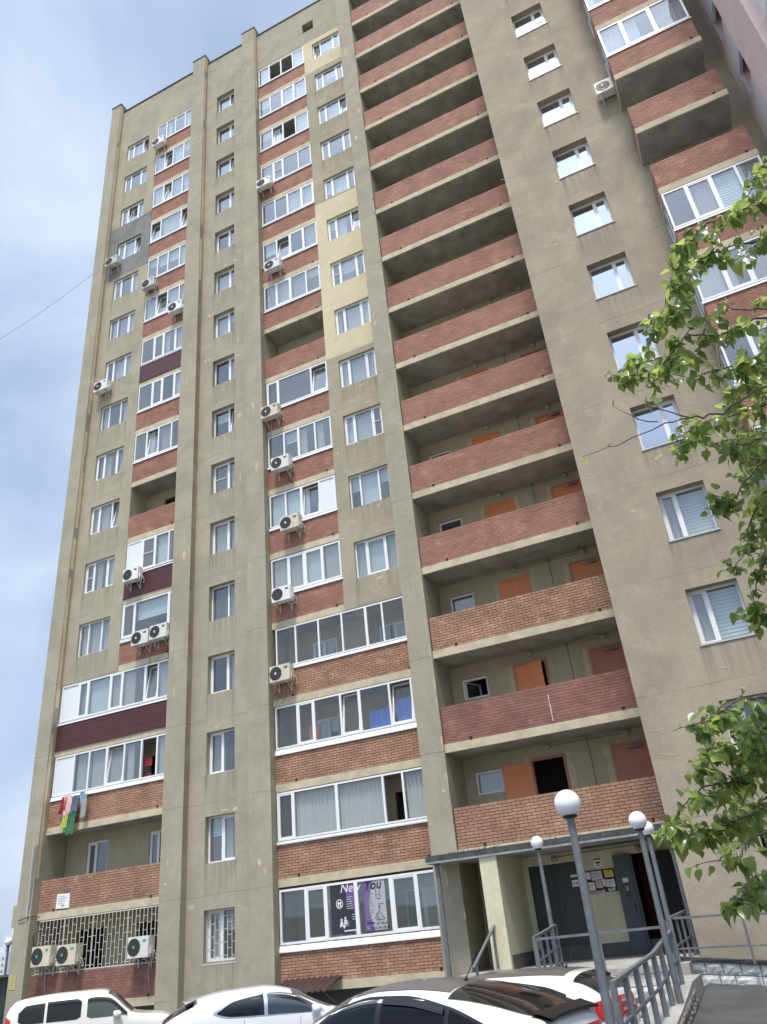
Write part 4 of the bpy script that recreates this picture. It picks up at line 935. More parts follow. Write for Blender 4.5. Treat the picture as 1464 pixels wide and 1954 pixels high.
tag(obj('overhead_cable', mb, RUBB), 'thin cable sagging from the left edge of the block across the sky', 'cable')
for i, x in enumerate((-24.28,-24.2,-24.12)):
    mb = MB(); pts = [(x-.02*j*(i-1)*.3+rnd.uniform(-.012,.012), -.325, 4.1-.33*j) for j in range(9-i)]; mb.tube(pts,.016,5)
    tag(obj('hanging_cable', mb, INKG if i else PIPEW), ('pale cable running down the left corner pilaster, nearest the edge','middle grey cable down the left corner pilaster beside the open balcony','rightmost grey cable down the left corner pilaster beside the open balcony')[i], 'cable', 'cables on the corner pilaster')
mb = MB(); mb.tube([(-24.6,-.34,1.7),(-24.2,-.36,1.76),(-24.0,-.2,1.78),(-23.9,-.05,1.74)],.014,5); mb.tube([(-23.95,-.1,.75),(-23.9,-.25,1.15),(-23.7,-.2,1.3),(-23.45,-.12,1.25)],.016,6)
tag(obj('looped_cable', mb, RUBB), 'black cable looping beside the leftmost ground floor air conditioner', 'cable')

# ------------------------------------------------------------------ globe lamps
def make_lamp(loc, zb, label, r=.152):
    t = thing('street_lamp', (loc[0], loc[1], zb), label, 'lamp', 'globe lamps by the entrance ramp')
    x, y, z = loc; mb = MB(); mb.tube([(x,y,zb),(x,y,zb+1.2),(x,y,z-r*.98)],[.052,.05,.043],14); obj('pole', mb, IRON, t, smooth=False)
    smooth_by_angle(t.children[0].data)
    mb = MB(); mb.tube([(x,y,z-r*1.06),(x,y,z-r*.9),(x,y,z-r*.84)],[.075,.085,.07],14); obj('collar', mb, RUBB, t)
    me = bpy.data.meshes.new('globe'); bm = bmesh.new(); bmesh.ops.create_uvsphere(bm, u_segments=32, v_segments=20, radius=r); bm.to_mesh(me); bm.free()
    me.materials.append(GLOBE); me.polygons.foreach_set('use_smooth', [True]*len(me.polygons)); g = link('globe', me, t); g.location = (x, y, z)
    return t
p = pt(1083,1533,9.04); make_lamp(p, -2.02, 'nearest and largest white globe lamp on a grey pole at the foot of the ramp')
p = pt(1217,1566,13.4); make_lamp(p, -1.4, 'second white globe lamp, standing beside the upper ramp railing')
p = pt(1025,1608,18.7); make_lamp(p, DECK, 'white globe lamp on a thin pole left of the near lamp, before the dark door')
p = pt(1234,1581,16.7); make_lamp(p, DECK, 'white globe lamp partly hidden behind the second lamp, at the canopy edge')
p = pt(17,1797,30); make_lamp(p, LOT, 'small white globe lamp beyond the far left corner of the block')

# ------------------------------------------------------------------ railings
def bar(mb, a, b, w_=.04, h=.03):
    a, b = Vector(a), Vector(b); d = (b-a).normalized(); u = d.cross(Vector((0,0,1)))
    u = Vector((1,0,0)) if u.length < .1 else u.normalized(); v = u.cross(d); n = len(mb.v)
    for p in (a, b):
        for sx, sz in ((-1,-1),(1,-1),(1,1),(-1,1)): mb.v.append(tuple(p+u*(w_/2*sx)+v*(h/2*sz)))
    for f in ((0,1,5,4),(1,2,6,5),(2,3,7,6),(3,0,4,7),(3,2,1,0),(4,5,6,7)): mb.f.append(tuple(n+i for i in f)); mb.m.append(0)
def railing(label, pts, base, ht=.8, step=1.0, mid=(.42,), pw_=.05, loc=None, foot=None):
    """handrail along pts (x, y, z of rail base line) with posts and lower rails"""
    t = thing('railing', pts[0], label, 'railing', 'grey welded railings round the entrance')
    P = [Vector(p) for p in pts]
    mb = MB()
    for a, b in zip(P, P[1:]): bar(mb, a+Vector((0,0,ht)), b+Vector((0,0,ht)), .065, .045)
    obj('handrail', mb, IRON, t)
    for h in mid:
        mb = MB()
        for a, b in zip(P, P[1:]): bar(mb, a+Vector((0,0,h)), b+Vector((0,0,h)), .034, .034)
        obj('lower_rail', mb, IRON, t)
    for a, b in zip(P, P[1:]):
        n = max(1, round((b-a).length/step))
        for i in range(n+1):
            if i == n and b is not P[-1]: continue
            q = a.lerp(b, i/n); mb = MB(); bar(mb, q+Vector((0,0,-base)), q+Vector((0,0,ht-.022)), pw_, pw_); obj('post', mb, IRON, t)
    return t
railing('sloping grey railing down the near ramp kerb beside the parked cars', [(-2.1,-6.35,-1.18),(-2.14,-8.6,-1.40),(-2.2,-11.75,-1.53)], .06, .80, .85, (.36,), .075)
railing('grey railing along the front of the entrance landing behind the near lamp', [(-4.85,-5.3,-1.14),(-2.35,-5.15,-1.14)], .03, .82, 1.25, (.08,))
railing('grey railing of close posts running back from the left front corner of the landing', [(-4.9,-5.25,-1.14),(-5.1,-2.5,-.97)], .1, .85, .62, (.12,.42))
railing('long level grey railing on the white stone wall at the right', [(-2.4,-4.2,-1.02),(-.97,-4.2,-1.07),(.6,-4.2,-1.2),(2.2,-4.2,-1.38),(5.6,-4.2,-1.78)], .03, .82, 1.45, (.28,))
railing('short grey railing at the right side of the landing near the canopy post', [(-2.3,-4.4,-1.05),(-2.22,-2.2,-.97)], .05, .86, .7, (.36,))
t = thing('railing', (-6.72,-2.1,DECK), 'steep grey handrail of the entrance steps beside the yellow pier', 'railing', 'grey welded railings round the entrance')
mb = MB(); bar(mb, (-6.72,-2.08,0.0), (-6.74,-3.9,-.78), .06, .045); obj('handrail', mb, IRON, t)
mb = MB(); bar(mb, (-6.73,-2.2,-.9), (-6.73,-2.2,-.06), .05, .05); obj('post', mb, IRON, t); mb = MB(); bar(mb, (-6.735,-3.7,-1.9), (-6.735,-3.7,-.72), .05, .05); obj('post', mb, IRON, t)

# ------------------------------------------------------------------ stone clad walls
def stone_wall(label, x0, x1, y, zt0, zt1, zb0, zb1, rows, ln, m, th=.25, axis='x', cap=True, sign=-1):
    t = thing('stone_wall', ((x0+x1)/2, y, zb0) if axis == 'x' else (y, (x0+x1)/2, zb0), label, 'wall')
    T = (lambda a, d, z: (a, y+sign*d, z)) if axis == 'x' else (lambda a, d, z: (y+sign*d, a, z))
    zt = lambda a: zt0+(zt1-zt0)*(a-x0)/(x1-x0); zb = lambda a: zb0+(zb1-zb0)*(a-x0)/(x1-x0)
    mb = MB(); P = [T(x0,0,zb0),T(x1,0,zb1),T(x1,0,zt1),T(x0,0,zt0)]; Q = [T(x0,-th,zb0),T(x1,-th,zb1),T(x1,-th,zt1),T(x0,-th,zt0)]
    mb.quad(*P); mb.quad(*Q[::-1]); 
    for i in range(4): mb.quad(P[i],Q[i],Q[(i+1)%4],P[(i+1)%4])
    obj('core', mb, MORT, t)
    if cap:
        mb = MB(); n = max(3, int((x1-x0)/.25)); a_ = [x0+(x1-x0)*i/n for i in range(n+1)]
        mb.grid([[T(a,.05+rnd.uniform(-.01,.01),zt(a)+.004) for a in a_],[T(a,.05+rnd.uniform(-.01,.015),zt(a)+.06+rnd.uniform(-.008,.008)) for a in a_],[T(a,-th-.01,zt(a)+.062) for a in a_],[T(a,-th-.012,zt(a)+.003) for a in a_]]); obj('coping', mb, PAVE, t, smooth=False)
    for r in range(rows):
        a = x0-(rnd.uniform(0,ln*.5))
        while a < x1-.02:
            l = ln*rnd.uniform(.7, 1.35); s0, s1 = max(a, x0)+.008, min(a+l, x1)-.008; a += l
            if s1-s0 < .05: continue
            f0, f1 = r/rows, (r+1)/rows; nx = 4; nz = 3; rows_ = []
            for j in range(nz+1):
                row = []
                for i in range(nx+1):
                    q = s0+(s1-s0)*i/nx; f = f0+(f1-f0)*j/nz; e = i in (0, nx) or j in (0, nz)
                    zz = zb(q)+(zt(q)-zb(q))*f+(.007 if j == 0 else -.007 if j == nz else rnd.uniform(-.01,.01))
                    row.append(T(q+(rnd.uniform(-.012,.012) if 0 < i < nx else 0), .002 if e else rnd.uniform(.018,.038), zz))
                rows_.append(row)
            mb = MB(); mb.grid(rows_); obj('stone', mb, m, t)
    return t
stone_wall('low whitewashed stone wall under the long level railing at the right', -2.35, 4.5, -4.02, -.955, -1.73, -1.40, -2.0, 2, .36, STONE)
stone_wall('whitewashed rubble wall facing the parked cars below the front landing railing', -5.2, -2.5, -6.41, -1.17, -1.17, -2.06, -2.06, 4, .3, STONE, .2, 'x', False)
stone_wall('grey stone cladding on the pavement side of the ramp kerb', -12.0, -6.25, -1.945, -1.7, -1.24, -2.1, -1.66, 3, .3, STONEG, .1, 'y', False, 1)
stone_wall('stone cladding on the car side of the ramp kerb', -12.0, -6.25, -2.505, -1.7, -1.24, -2.1, -2.1, 3, .3, STONEG, .1, 'y', False, -1)

# ------------------------------------------------------------------ green shed and far city at the left
sh = thing('shed', (-29,0,LOT), 'dark green corrugated shed beside the left corner of the block', 'shed')
mb = MB(); n = 90; xs_ = [-36+11*i/n for i in range(n+1)]
mb.grid([[(x, 1.5+(.03 if i % 2 else 0), LOT) for i, x in enumerate(xs_)],[(x, 1.5+(.03 if i % 2 else 0), .02) for i, x in enumerate(xs_)]]); obj('wall', mb, mat('green_sheet', (.02,.035,.03), .5), sh)
mb = MB(); mb.box(-36.1,-24.95,1.3,6,.022,.10); obj('roof', mb, mat('shed_roof', (.09,.09,.085), .7), sh)
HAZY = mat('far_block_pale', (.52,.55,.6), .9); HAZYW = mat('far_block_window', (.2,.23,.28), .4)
for i, (px, wd, h) in enumerate(((-14,30,38),(2,22,30),(12,16,44),(20,14,34))):
    b_ = pt(px, 1852, 420+30*i); z0 = LOT-10
    t = thing('tower_block', (b_.x,b_.y,z0), ('pale far block at the extreme left horizon','second pale far block from the left on the horizon, low and wide','tallest narrow pale far block on the left horizon','pale far block on the horizon just left of the corner lamp')[i], 'building', 'far blocks on the horizon')
    zt = b_.z+[8,12,20,15][i]; mb = MB(); mb.box(b_.x-wd/3,b_.x+wd/3,b_.y,b_.y+14,z0,zt); mb.box(b_.x-wd/6,b_.x+wd/8,b_.y+3,b_.y+8,zt,zt+3); obj('wall', mb, HAZY, t)
    mb = MB(); z = zt-2.2
    while z > z0+2:
        for j in range(int(wd/1.5/3)): mb.box(b_.x-wd/3+1+3*j,b_.x-wd/3+2.6+3*j,b_.y-.1,b_.y-.01,z-1.4,z)
        z -= 3
    obj('windows', mb, HAZYW, t, kind='stuff')

# ------------------------------------------------------------------ parked cars
def pchip(pts):
    xs, ys = zip(*pts)
    n = len(xs); d = [(ys[i+1]-ys[i])/(xs[i+1]-xs[i]) for i in range(n-1)]
    m = [d[0]]+[0 if d[i-1]*d[i] <= 0 else 2*d[i-1]*d[i]/(d[i-1]+d[i]) for i in range(1, n-1)]+[d[-1]]
    def f(x):
        x = min(max(x, xs[0]), xs[-1]); i = max(0, min(n-2, next((k for k in range(n-1) if x <= xs[k+1]), n-2)))
        h = xs[i+1]-xs[i]; t = (x-xs[i])/h
        return (2*t**3-3*t*t+1)*ys[i]+(t**3-2*t*t+t)*h*m[i]+(-2*t**3+3*t*t)*ys[i+1]+(t**3-t*t)*h*m[i+1]
    return f
PAINT = mat('car_paint_white', (.76,.77,.79), .25, coat=1.0); PAINT2 = mat('car_paint_warm_white', (.78,.76,.70), .3, coat=.8)
TRIM = mat('car_trim_black', (.012,.012,.013), .35); TAIL = mat('tail_lamp_red', (.48,.012,.012), .12, coat=1); HEADL = mat('head_lamp', (.6,.62,.65), .08, coat=1); TYRE = mat('tyre', (.018,.018,.018), .85); RIM = mat('wheel_rim', (.45,.46,.47), .3, .8)
ROOFREFL = mat('car_roof_painted_reflection', (.115,.108,.10), .38, coat=.35); CABIN = mat('car_cabin', (.03,.03,.032), .9); CHROME = mat('chrome', (.7,.7,.72), .12, 1.)
def car(label, loc, rz, Lc, Wc, roof, belt, side_w, ws, rw, paint=PAINT, roof_reflection=None, tail=None, visor=False, antenna=None, sticker=False, spoiler=None, p=3.5, q=3.0, tail_h=(.72,1.0), mirror_s=None):
    root = thing('parked_car', (loc[0], loc[1], loc[2]), label, 'car', None, rz)
    zr, zbf = pchip(roof), pchip(belt); W2 = Wc/2
    plan = lambda s: W2*(1-.30*max(0, 1-s/.55)**2.2-.34*max(0, 1-(Lc-s)/.75)**2.2)
    zb = lambda s: min(zbf(s), zr(s)-.05)
    def wid(s): return plan(s)*.985
    def Y(s, z):
        b = zb(s); t = (z-b)/max(.03, zr(s)-b)
        if z <= b: u = (z-.2)/(b-.2); return plan(s)*(.965+.035*math.sin(min(1, max(0, u))*2.2)) if u < 1 else wid(s)
        t = min(1, max(0, t)); return wid(s)*max(0, 1-t**p)**(1/q)*(1-.06*t)
    def Z(s, y):
        b = zb(s); lo, hi = 0., 1.
        for _ in range(24):
            mid = (lo+hi)/2
            if wid(s)*max(0, 1-mid**p)**(1/q)*(1-.06*mid) > abs(y): lo = mid
            else: hi = mid
        return b+lo*(zr(s)-b)
    sts = [Lc*(i/70) for i in range(71)]; tt = [.2,.5,.72,.85,.93,.975,.995,1.0]
    def ring(s):
        b = zb(s); R = [(plan(s)*.93, .2)]+[(Y(s, z), z) for z in [.2+(b-.2)*k/6 for k in range(1, 7)]]
        R += [(wid(s)*max(0, 1-t**p)**(1/q)*(1-.06*t), b+t*(zr(s)-b)) for t in tt]
        return [(s, -y, z) for y, z in R]+[(s, y, z) for y, z in R[::-1][1:]]
    mb = MB(); rings = [ring(s) for s in sts]; mb.grid(rings); mb.poly(rings[0]); mb.poly(rings[-1][::-1]); mb.quad((.3,-W2*.8,.2),(Lc-.3,-W2*.8,.2),(Lc-.3,W2*.8,.2),(.3,W2*.8,.2))
    me = mb.mesh('body', paint); smooth_by_angle(me, 40); link('body', me, root, False)
    O = .006
    def sidepiece(name, bot, top, m, sgn, off=O, rows=6, cols=26):
        fb, ft = pchip(bot), pchip(top); s0, s1 = max(bot[0][0], top[0][0]), min(bot[-1][0], top[-1][0]); mb = MB(); G = []
        for j in range(rows+1):
            r = []
            for i in range(cols+1):
                s = s0+(s1-s0)*i/cols; a, b = fb(s), ft(s); z = a+(max(b, a+.004)-a)*j/rows; r.append((s, sgn*(Y(s, z)+off), z))
            G.append(r)
        mb.grid(G, flip=sgn > 0); return obj(name, mb, m, root, False, smooth=True)
    for sgn in (-1, 1):
        for nm, bot, top, m in side_w: sidepiece(nm, bot, top, m, sgn, O if nm != 'window_trim' else O*.5, 5)
    def toppiece(name, s0, s1, wf, m, off=.006, ns=16, ny=12):
        mb = MB(); G = []
        for i in range(ns+1):
            s = s0+(s1-s0)*i/ns; hw = plan(s)*wf(i/ns); G.append([(s-.0, -hw+2*hw*j/ny, Z(s, -hw+2*hw*j/ny)+off) for j in range(ny+1)])
        mb.grid(G); return obj(name, mb, m, root, False, smooth=True)
    toppiece('windshield', ws[0], ws[1], lambda t: .80+.07*t, CARGC if ws[2:] else CARGL)
    toppiece('rear_window', rw[0], rw[1], lambda t: .74+.06*t, CARGL, .008)
    if roof_reflection: toppiece('roof_reflection', roof_reflection[0], roof_reflection[1], lambda t: .66, ROOFREFL, .004)  # darker roof colour stands in for the building mirrored in the white paint
    for sgn in (-1, 1):
        if tail: sidepiece('tail_lamp', [(tail[0],tail[2]),(tail[1],tail[3])], [(tail[0],tail[4]),(tail[1],tail[5])], TAIL, sgn, .012)
        sidepiece('head_lamp', [(Lc-.75,.70),(Lc-.12,.56)], [(Lc-.75,.80),(Lc-.12,.70)], HEADL, sgn, .01)
        mb = MB(); sm_ = mirror_s; ym = sgn*(Y(sm_, zb(sm_))+.10); zm = zb(sm_)+.07
        for i, r in enumerate((.02,.075,.085,.07)): pass
        mb.tube([(sm_+.10,ym,zm),(sm_+.06,ym,zm),(sm_-.03,ym,zm),(sm_-.09,ym,zm)],[.02,.075,.09,.08],12); mb.tube([(sm_+.02,sgn*(Y(sm_,zb(sm_))-.02),zm-.05),(sm_+.02,ym,zm-.04)],.022,6,1)
        o = obj('mirror', mb, [paint, TRIM], root, False); smooth_by_angle(o.data, 50)
        for sw in (.19*Lc, .805*Lc):
            r = .315; yo = sgn*(plan(sw)+.006); wv = MB(); 
            wv.tube([(sw,yo-sgn*.2,r),(sw,yo-sgn*.02,r),(sw,yo,r)],[r,r,r*.95],28); wh = obj('wheel', wv, TYRE, root, False); 
            rv = MB(); rv.disc((sw,yo+sgn*.004,r),(1,0,0),(0,0,1),r*.66,24)
            for k in range(5):
                a = 2*math.pi*k/5; rv.tube([(sw,yo+sgn*.012,r),(sw+r*.62*math.cos(a),yo+sgn*.01,r+r*.62*math.sin(a))],.03,5)
            obj('rim', rv, RIM, wh, True)
            av = MB(); 
            av.disc((sw,sgn*(plan(sw)+.003),r+.02),(1,0,0),(0,0,1),r+.07,28); obj('wheel_arch', av, TRIM, root, False)
        for sd_ in side_w:
            pass
        hb = MB(); zz = zb(Lc*.42)-.14; hb.tube([(Lc*.36,sgn*(Y(Lc*.36,zz)+.02),zz),(Lc*.36+.2,sgn*(Y(Lc*.36,zz)+.025),zz)],.016,6); obj('handle', hb, paint, root, False)
        ln_ = MB()
        for sx in (.37*Lc, .62*Lc):
            ln_.grid([[(sx-.003,sgn*(Y(sx,z)+.003),z),(sx+.003,sgn*(Y(sx,z)+.003),z)] for z in [.32+(zb(sx)-.34)*k/8 for k in range(9)]])
        obj('door_seam', ln_, TRIM, root, False)
    mb = MB(); mb.box(-.012,.05,-.26,.26,.62,.74); obj('number_plate', mb, PAPER, root, False)
    if visor:
        for sgn in (-1, 1):
            for bot, top in visor: sidepiece('rain_visor', bot, top, TRIM, sgn, .03, 3)
    if antenna:
        s = antenna; z = zr(s); mb = MB(); mb.tube([(s,0,z-.01),(s-.02,0,z+.02),(s-.03,0,z+.05)],[.03,.022,.01],8); mb.tube([(s-.03,0,z+.04),(s-.22,0,z+.30)],.0055,5); obj('antenna', mb, TRIM, root, False)
    if spoiler:
        s0, s1, z0 = spoiler; mb = MB(); G = []
        for i in range(5):
            s = s0+(s1-s0)*i/4; hw = plan(max(.2, s))*.80; G.append([(s, -hw+2*hw*j/8, z0+(zr(s1)-z0+.012)*(i/4)-.03*(1-i/4)*(abs(-1+2*j/8))**3) for j in range(9)])
        mb.grid(G); mb.grid([[(a,b,c-.03) for a,b,c in r] for r in G],flip=True); mb.grid([G[0],[(a,b,c-.03) for a,b,c in G[0]]],flip=True); obj('spoiler', mb, paint if roof_reflection is None else TRIM, root, False)
    if sticker:
        mb = MB()
        for i in range(14):
            s = rw[0]+.12+rnd.uniform(-.05,.05); y = -.38+rnd.uniform(-.09,.09); mb.disc((s,y,Z(s,y)+.018),(.8,0,.5),(0,1,0),rnd.uniform(.012,.03),7,0,.012)
        obj('sticker', mb, PAPER, root, False, kind='stuff')
    return root
def place(px, py, dep, s, z0, L_, rz):
    """where the car's local origin goes so that its point s along the axis stands at that spot"""
    P = pt(px, py, dep); return (P.x-s*math.cos(rz), P.y-s*math.sin(rz), z0)
# near white hatchback, heading left
rz = R_(168.5)
roofA = [(0,.55),(.04,.95),(.12,1.10),(.3,1.155),(.7,1.29),(1.25,1.42),(1.85,1.485),(2.25,1.49),(2.75,1.42),(3.2,1.25),(3.6,1.04),(3.8,.99),(4.2,.82),(4.38,.66),(4.45,.45)]
beltA = [(0,.5),(.1,.98),(.8,1.0),(1.6,.97),(3.0,.91),(3.7,.88),(4.45,.4)]
car('nearest white hatchback with a painted dark reflection on its roof and small black antenna', (-2.443,-12.597,-1.995), rz, 4.45, 1.745, roofA, beltA,
    [('window_trim',[(.62,1.02),(1.2,.985),(3.45,.895)],[(.62,1.05),(1.2,1.26),(1.9,1.38),(2.3,1.385),(2.8,1.30),(3.45,.93)],TRIM),
     ('side_window',[(.74,1.035),(1.18,1.00)],[(.74,1.07),(1.18,1.235)],CARGL),('side_window',[(1.24,1.0),(2.13,.96)],[(1.24,1.25),(1.7,1.34),(2.13,1.365)],CARGL),('side_window',[(2.21,.955),(3.32,.91)],[(2.21,1.365),(2.7,1.30),(3.32,.96)],CARGC)],
    (2.72,3.62,1),(.18,1.25),roof_reflection=(1.28,2.68),tail=(.015,.13,.74,.76,.95,.93),antenna=1.42,spoiler=(.04,.26,1.12),
    visor=[([(1.24,1.19),(1.7,1.28),(2.13,1.315)],[(1.24,1.25),(1.7,1.345),(2.13,1.37)])],mirror_s=3.15)
# second white hatchback behind it
rz = R_(168)
roofB = [(0,.6),(.03,1.0),(.10,1.16),(.38,1.40),(.55,1.455),(1.2,1.50),(2.1,1.51),(2.65,1.42),(3.2,1.14),(3.5,1.02),(4.0,.86),(4.2,.7),(4.3,.45)]
beltB = [(0,.55),(.08,1.02),(1,1.0),(2.5,.93),(3.4,.9),(4.3,.4)]
car('white hatchback with round sticker on its dark rear window, behind the near car', (-2.78,-8.4,-2.19), rz, 4.3, 1.72, roofB, beltB,
    [('window_trim',[(.52,1.15),(.9,1.05),(3.2,.92)],[(.52,1.19),(.9,1.30),(1.9,1.40),(2.5,1.36),(3.2,.96)],TRIM),
     ('side_window',[(.58,1.15),(.96,1.06)],[(.58,1.185),(.96,1.295)],CARGL),('side_window',[(1.0,1.055),(2.1,.985)],[(1.0,1.30),(1.5,1.36),(2.1,1.38)],CARGL),('side_window',[(2.17,.98),(3.08,.94)],[(2.17,1.36),(2.6,1.30),(3.08,.98)],CARGC)],
    (2.6,3.35,1),(.10,.44),roof_reflection=(.62,2.5),tail=(.01,.27,.80,.90,1.08,1.03),antenna=.85,sticker=True,spoiler=None,mirror_s=3.0)
# white hatchback in the middle left, heading right
rz = R_(40)
roofC = [(0,.6),(.05,.92),(.16,1.05),(.55,1.27),(.78,1.375),(1.3,1.44),(2.05,1.455),(2.6,1.35),(3.1,1.10),(3.4,.98),(3.95,.84),(4.18,.7),(4.32,.45)]
beltC = [(0,.55),(.1,.98),(1,.99),(2.5,.93),(3.3,.9),(4.32,.4)]
car('white hatchback with door mirror, second car from the left', (-11.8,-8.28,-2.07), rz, 4.32, 1.765, roofC, beltC,
    [('window_trim',[(1.02,1.08),(1.3,1.0),(3.15,.925)],[(1.02,1.12),(1.4,1.28),(1.9,1.345),(2.4,1.31),(3.15,.96)],CHROME),('side_window',[(1.09,1.08),(1.35,1.02),(1.98,.985)],[(1.09,1.11),(1.42,1.265),(1.98,1.328)],CARGL),('side_window',[(2.05,.98),(3.02,.935)],[(2.05,1.325),(2.45,1.27),(3.02,.97)],CARGC)],
    (2.55,3.3,1),(.10,.66),tail=(.02,.3,.74,.8,.96,.94),spoiler=(.5,.72,1.33),mirror_s=2.98)
# boxy white wagon at the far left, heading right
rz = R_(38)
roofD = [(0,.6),(.02,1.1),(.07,1.42),(.22,1.60),(.5,1.655),(1.2,1.69),(2.2,1.68),(2.5,1.60),(2.95,1.22),(3.1,1.10),(3.8,1.0),(4.1,.86),(4.25,.5)]
beltD = [(0,.6),(.05,1.08),(1,1.07),(2.6,1.04),(3.2,1.0),(4.25,.45)]
car('boxy cream white wagon with rain visors at the far left', (-18.7,-5.65,-2.16), rz, 4.25, 1.70, roofD, beltD,
    [('side_window',[(.38,1.18),(.52,1.11),(.98,1.10)],[(.38,1.36),(.56,1.50),(.98,1.52)],CARGL),('side_window',[(1.04,1.10),(1.72,1.09),(1.84,1.14)],[(1.04,1.525),(1.72,1.525),(1.84,1.46)],CARGL),('side_window',[(1.98,1.13),(2.1,1.08),(2.95,1.07)],[(1.98,1.49),(2.1,1.515),(2.45,1.48),(2.95,1.12)],CARGC)],
    (2.45,3.05,1),(.03,.2),paint=PAINT2,tail=(.01,.2,.82,.9,1.34,1.22),p=6.,q=5.,mirror_s=2.72,
    visor=[([(1.04,1.47),(1.72,1.47),(1.84,1.41)],[(1.04,1.53),(1.72,1.53),(1.84,1.47)]),([(1.98,1.44),(2.1,1.465),(2.45,1.43),(2.95,1.07)],[(1.98,1.50),(2.1,1.525),(2.45,1.49),(2.95,1.13)])])

# ------------------------------------------------------------------ the tree at the right
def leafmat(name, a, b, tr):
    m = bpy.data.materials.new(name); m.use_nodes = True; nt = m.node_tree; p = nt.nodes['Principled BSDF']; nd = nt.nodes.new; lk = nt.links.new
    g = nd('ShaderNodeNewGeometry'); oi = nd('ShaderNodeObjectInfo'); ad = nd('ShaderNodeMath'); ad.operation = 'ADD'; lk(g.outputs['Random Per Island'], ad.inputs[0]); lk(oi.outputs['Random'], ad.inputs[1])
    fr = nd('ShaderNodeMath'); fr.operation = 'FRACT'; lk(ad.outputs[0], fr.inputs[0]); x = nd('ShaderNodeMix'); x.data_type = 'RGBA'; x.inputs['A'].default_value = (*a, 1); x.inputs['B'].default_value = (*b, 1); lk(fr.outputs[0], x.inputs['Factor'])
    lk(x.outputs['Result'], p.inputs['Base Color']); p.inputs['Roughness'].default_value = .3; p.inputs['Specular IOR Level'].default_value = .7
    t = nd('ShaderNodeBsdfTranslucent'); hs = nd('ShaderNodeHueSaturation'); hs.inputs['Value'].default_value = 3.4; hs.inputs['Hue'].default_value = .475; lk(x.outputs['Result'], hs.inputs['Color']); lk(hs.outputs[0], t.inputs[0])
    ms = nd('ShaderNodeMixShader'); ms.inputs[0].default_value = tr; lk(p.outputs[0], ms.inputs[1]); lk(t.outputs[0], ms.inputs[2]); lk(ms.outputs[0], nt.nodes['Material Output'].inputs[0])
    return m
LEAF = leafmat('leaf_green', (.062,.105,.028), (.17,.23,.06), .44)
BARK = mat('bark_grey_brown', (.10,.085,.07), .9, bump=.6, bscale=40, var=.3, vscale=12)
def leaf_geo(seed):
    r = random.Random(seed); mb = MB(); n = 5; wmax = r.uniform(.36, .45); fold = r.uniform(.05, .75); curl = r.uniform(-.25, .75); tw = r.uniform(-.2, .2)
    prof = [(0,.03),(.12,.75),(.32,1.0),(.55,.82),(.8,.38),(1.0,.0)]; L_, M_, R2 = [], [], []
    for i, (t, wq) in enumerate(prof):
        z = -curl*t*t; hw = wq*wmax*(1+(.07 if i % 2 else -.03)); up = fold*hw
        L_.append((-hw, t, z+up+tw*t*hw)); M_.append((0, t, z)); R2.append((hw, t, z+up-tw*t*hw))
    mb.grid([L_, M_, R2]); return mb
LG = [leaf_geo(i) for i in range(6)]; LM = []
for g in LG:
    me = g.mesh('leaf', LEAF); me.polygons.foreach_set('use_smooth', [True]*len(me.polygons)); LM.append(me)
tree = thing('broadleaf_tree', (2.6,-19.4,-1.7), 'broadleaf tree reaching in from the right edge with glossy heart shaped leaves', 'tree')
tr = MB(); tr.tube([(2.6,-19.4,-2.0),(2.55,-19.4,-.4),(2.42,-19.3,1.2),(2.5,-19.15,2.8),(2.45,-19.0,4.6),(2.2,-18.9,6.2)],[.15,.12,.105,.09,.065,.03],12); obj('trunk', tr, BARK, tree, smooth=True)
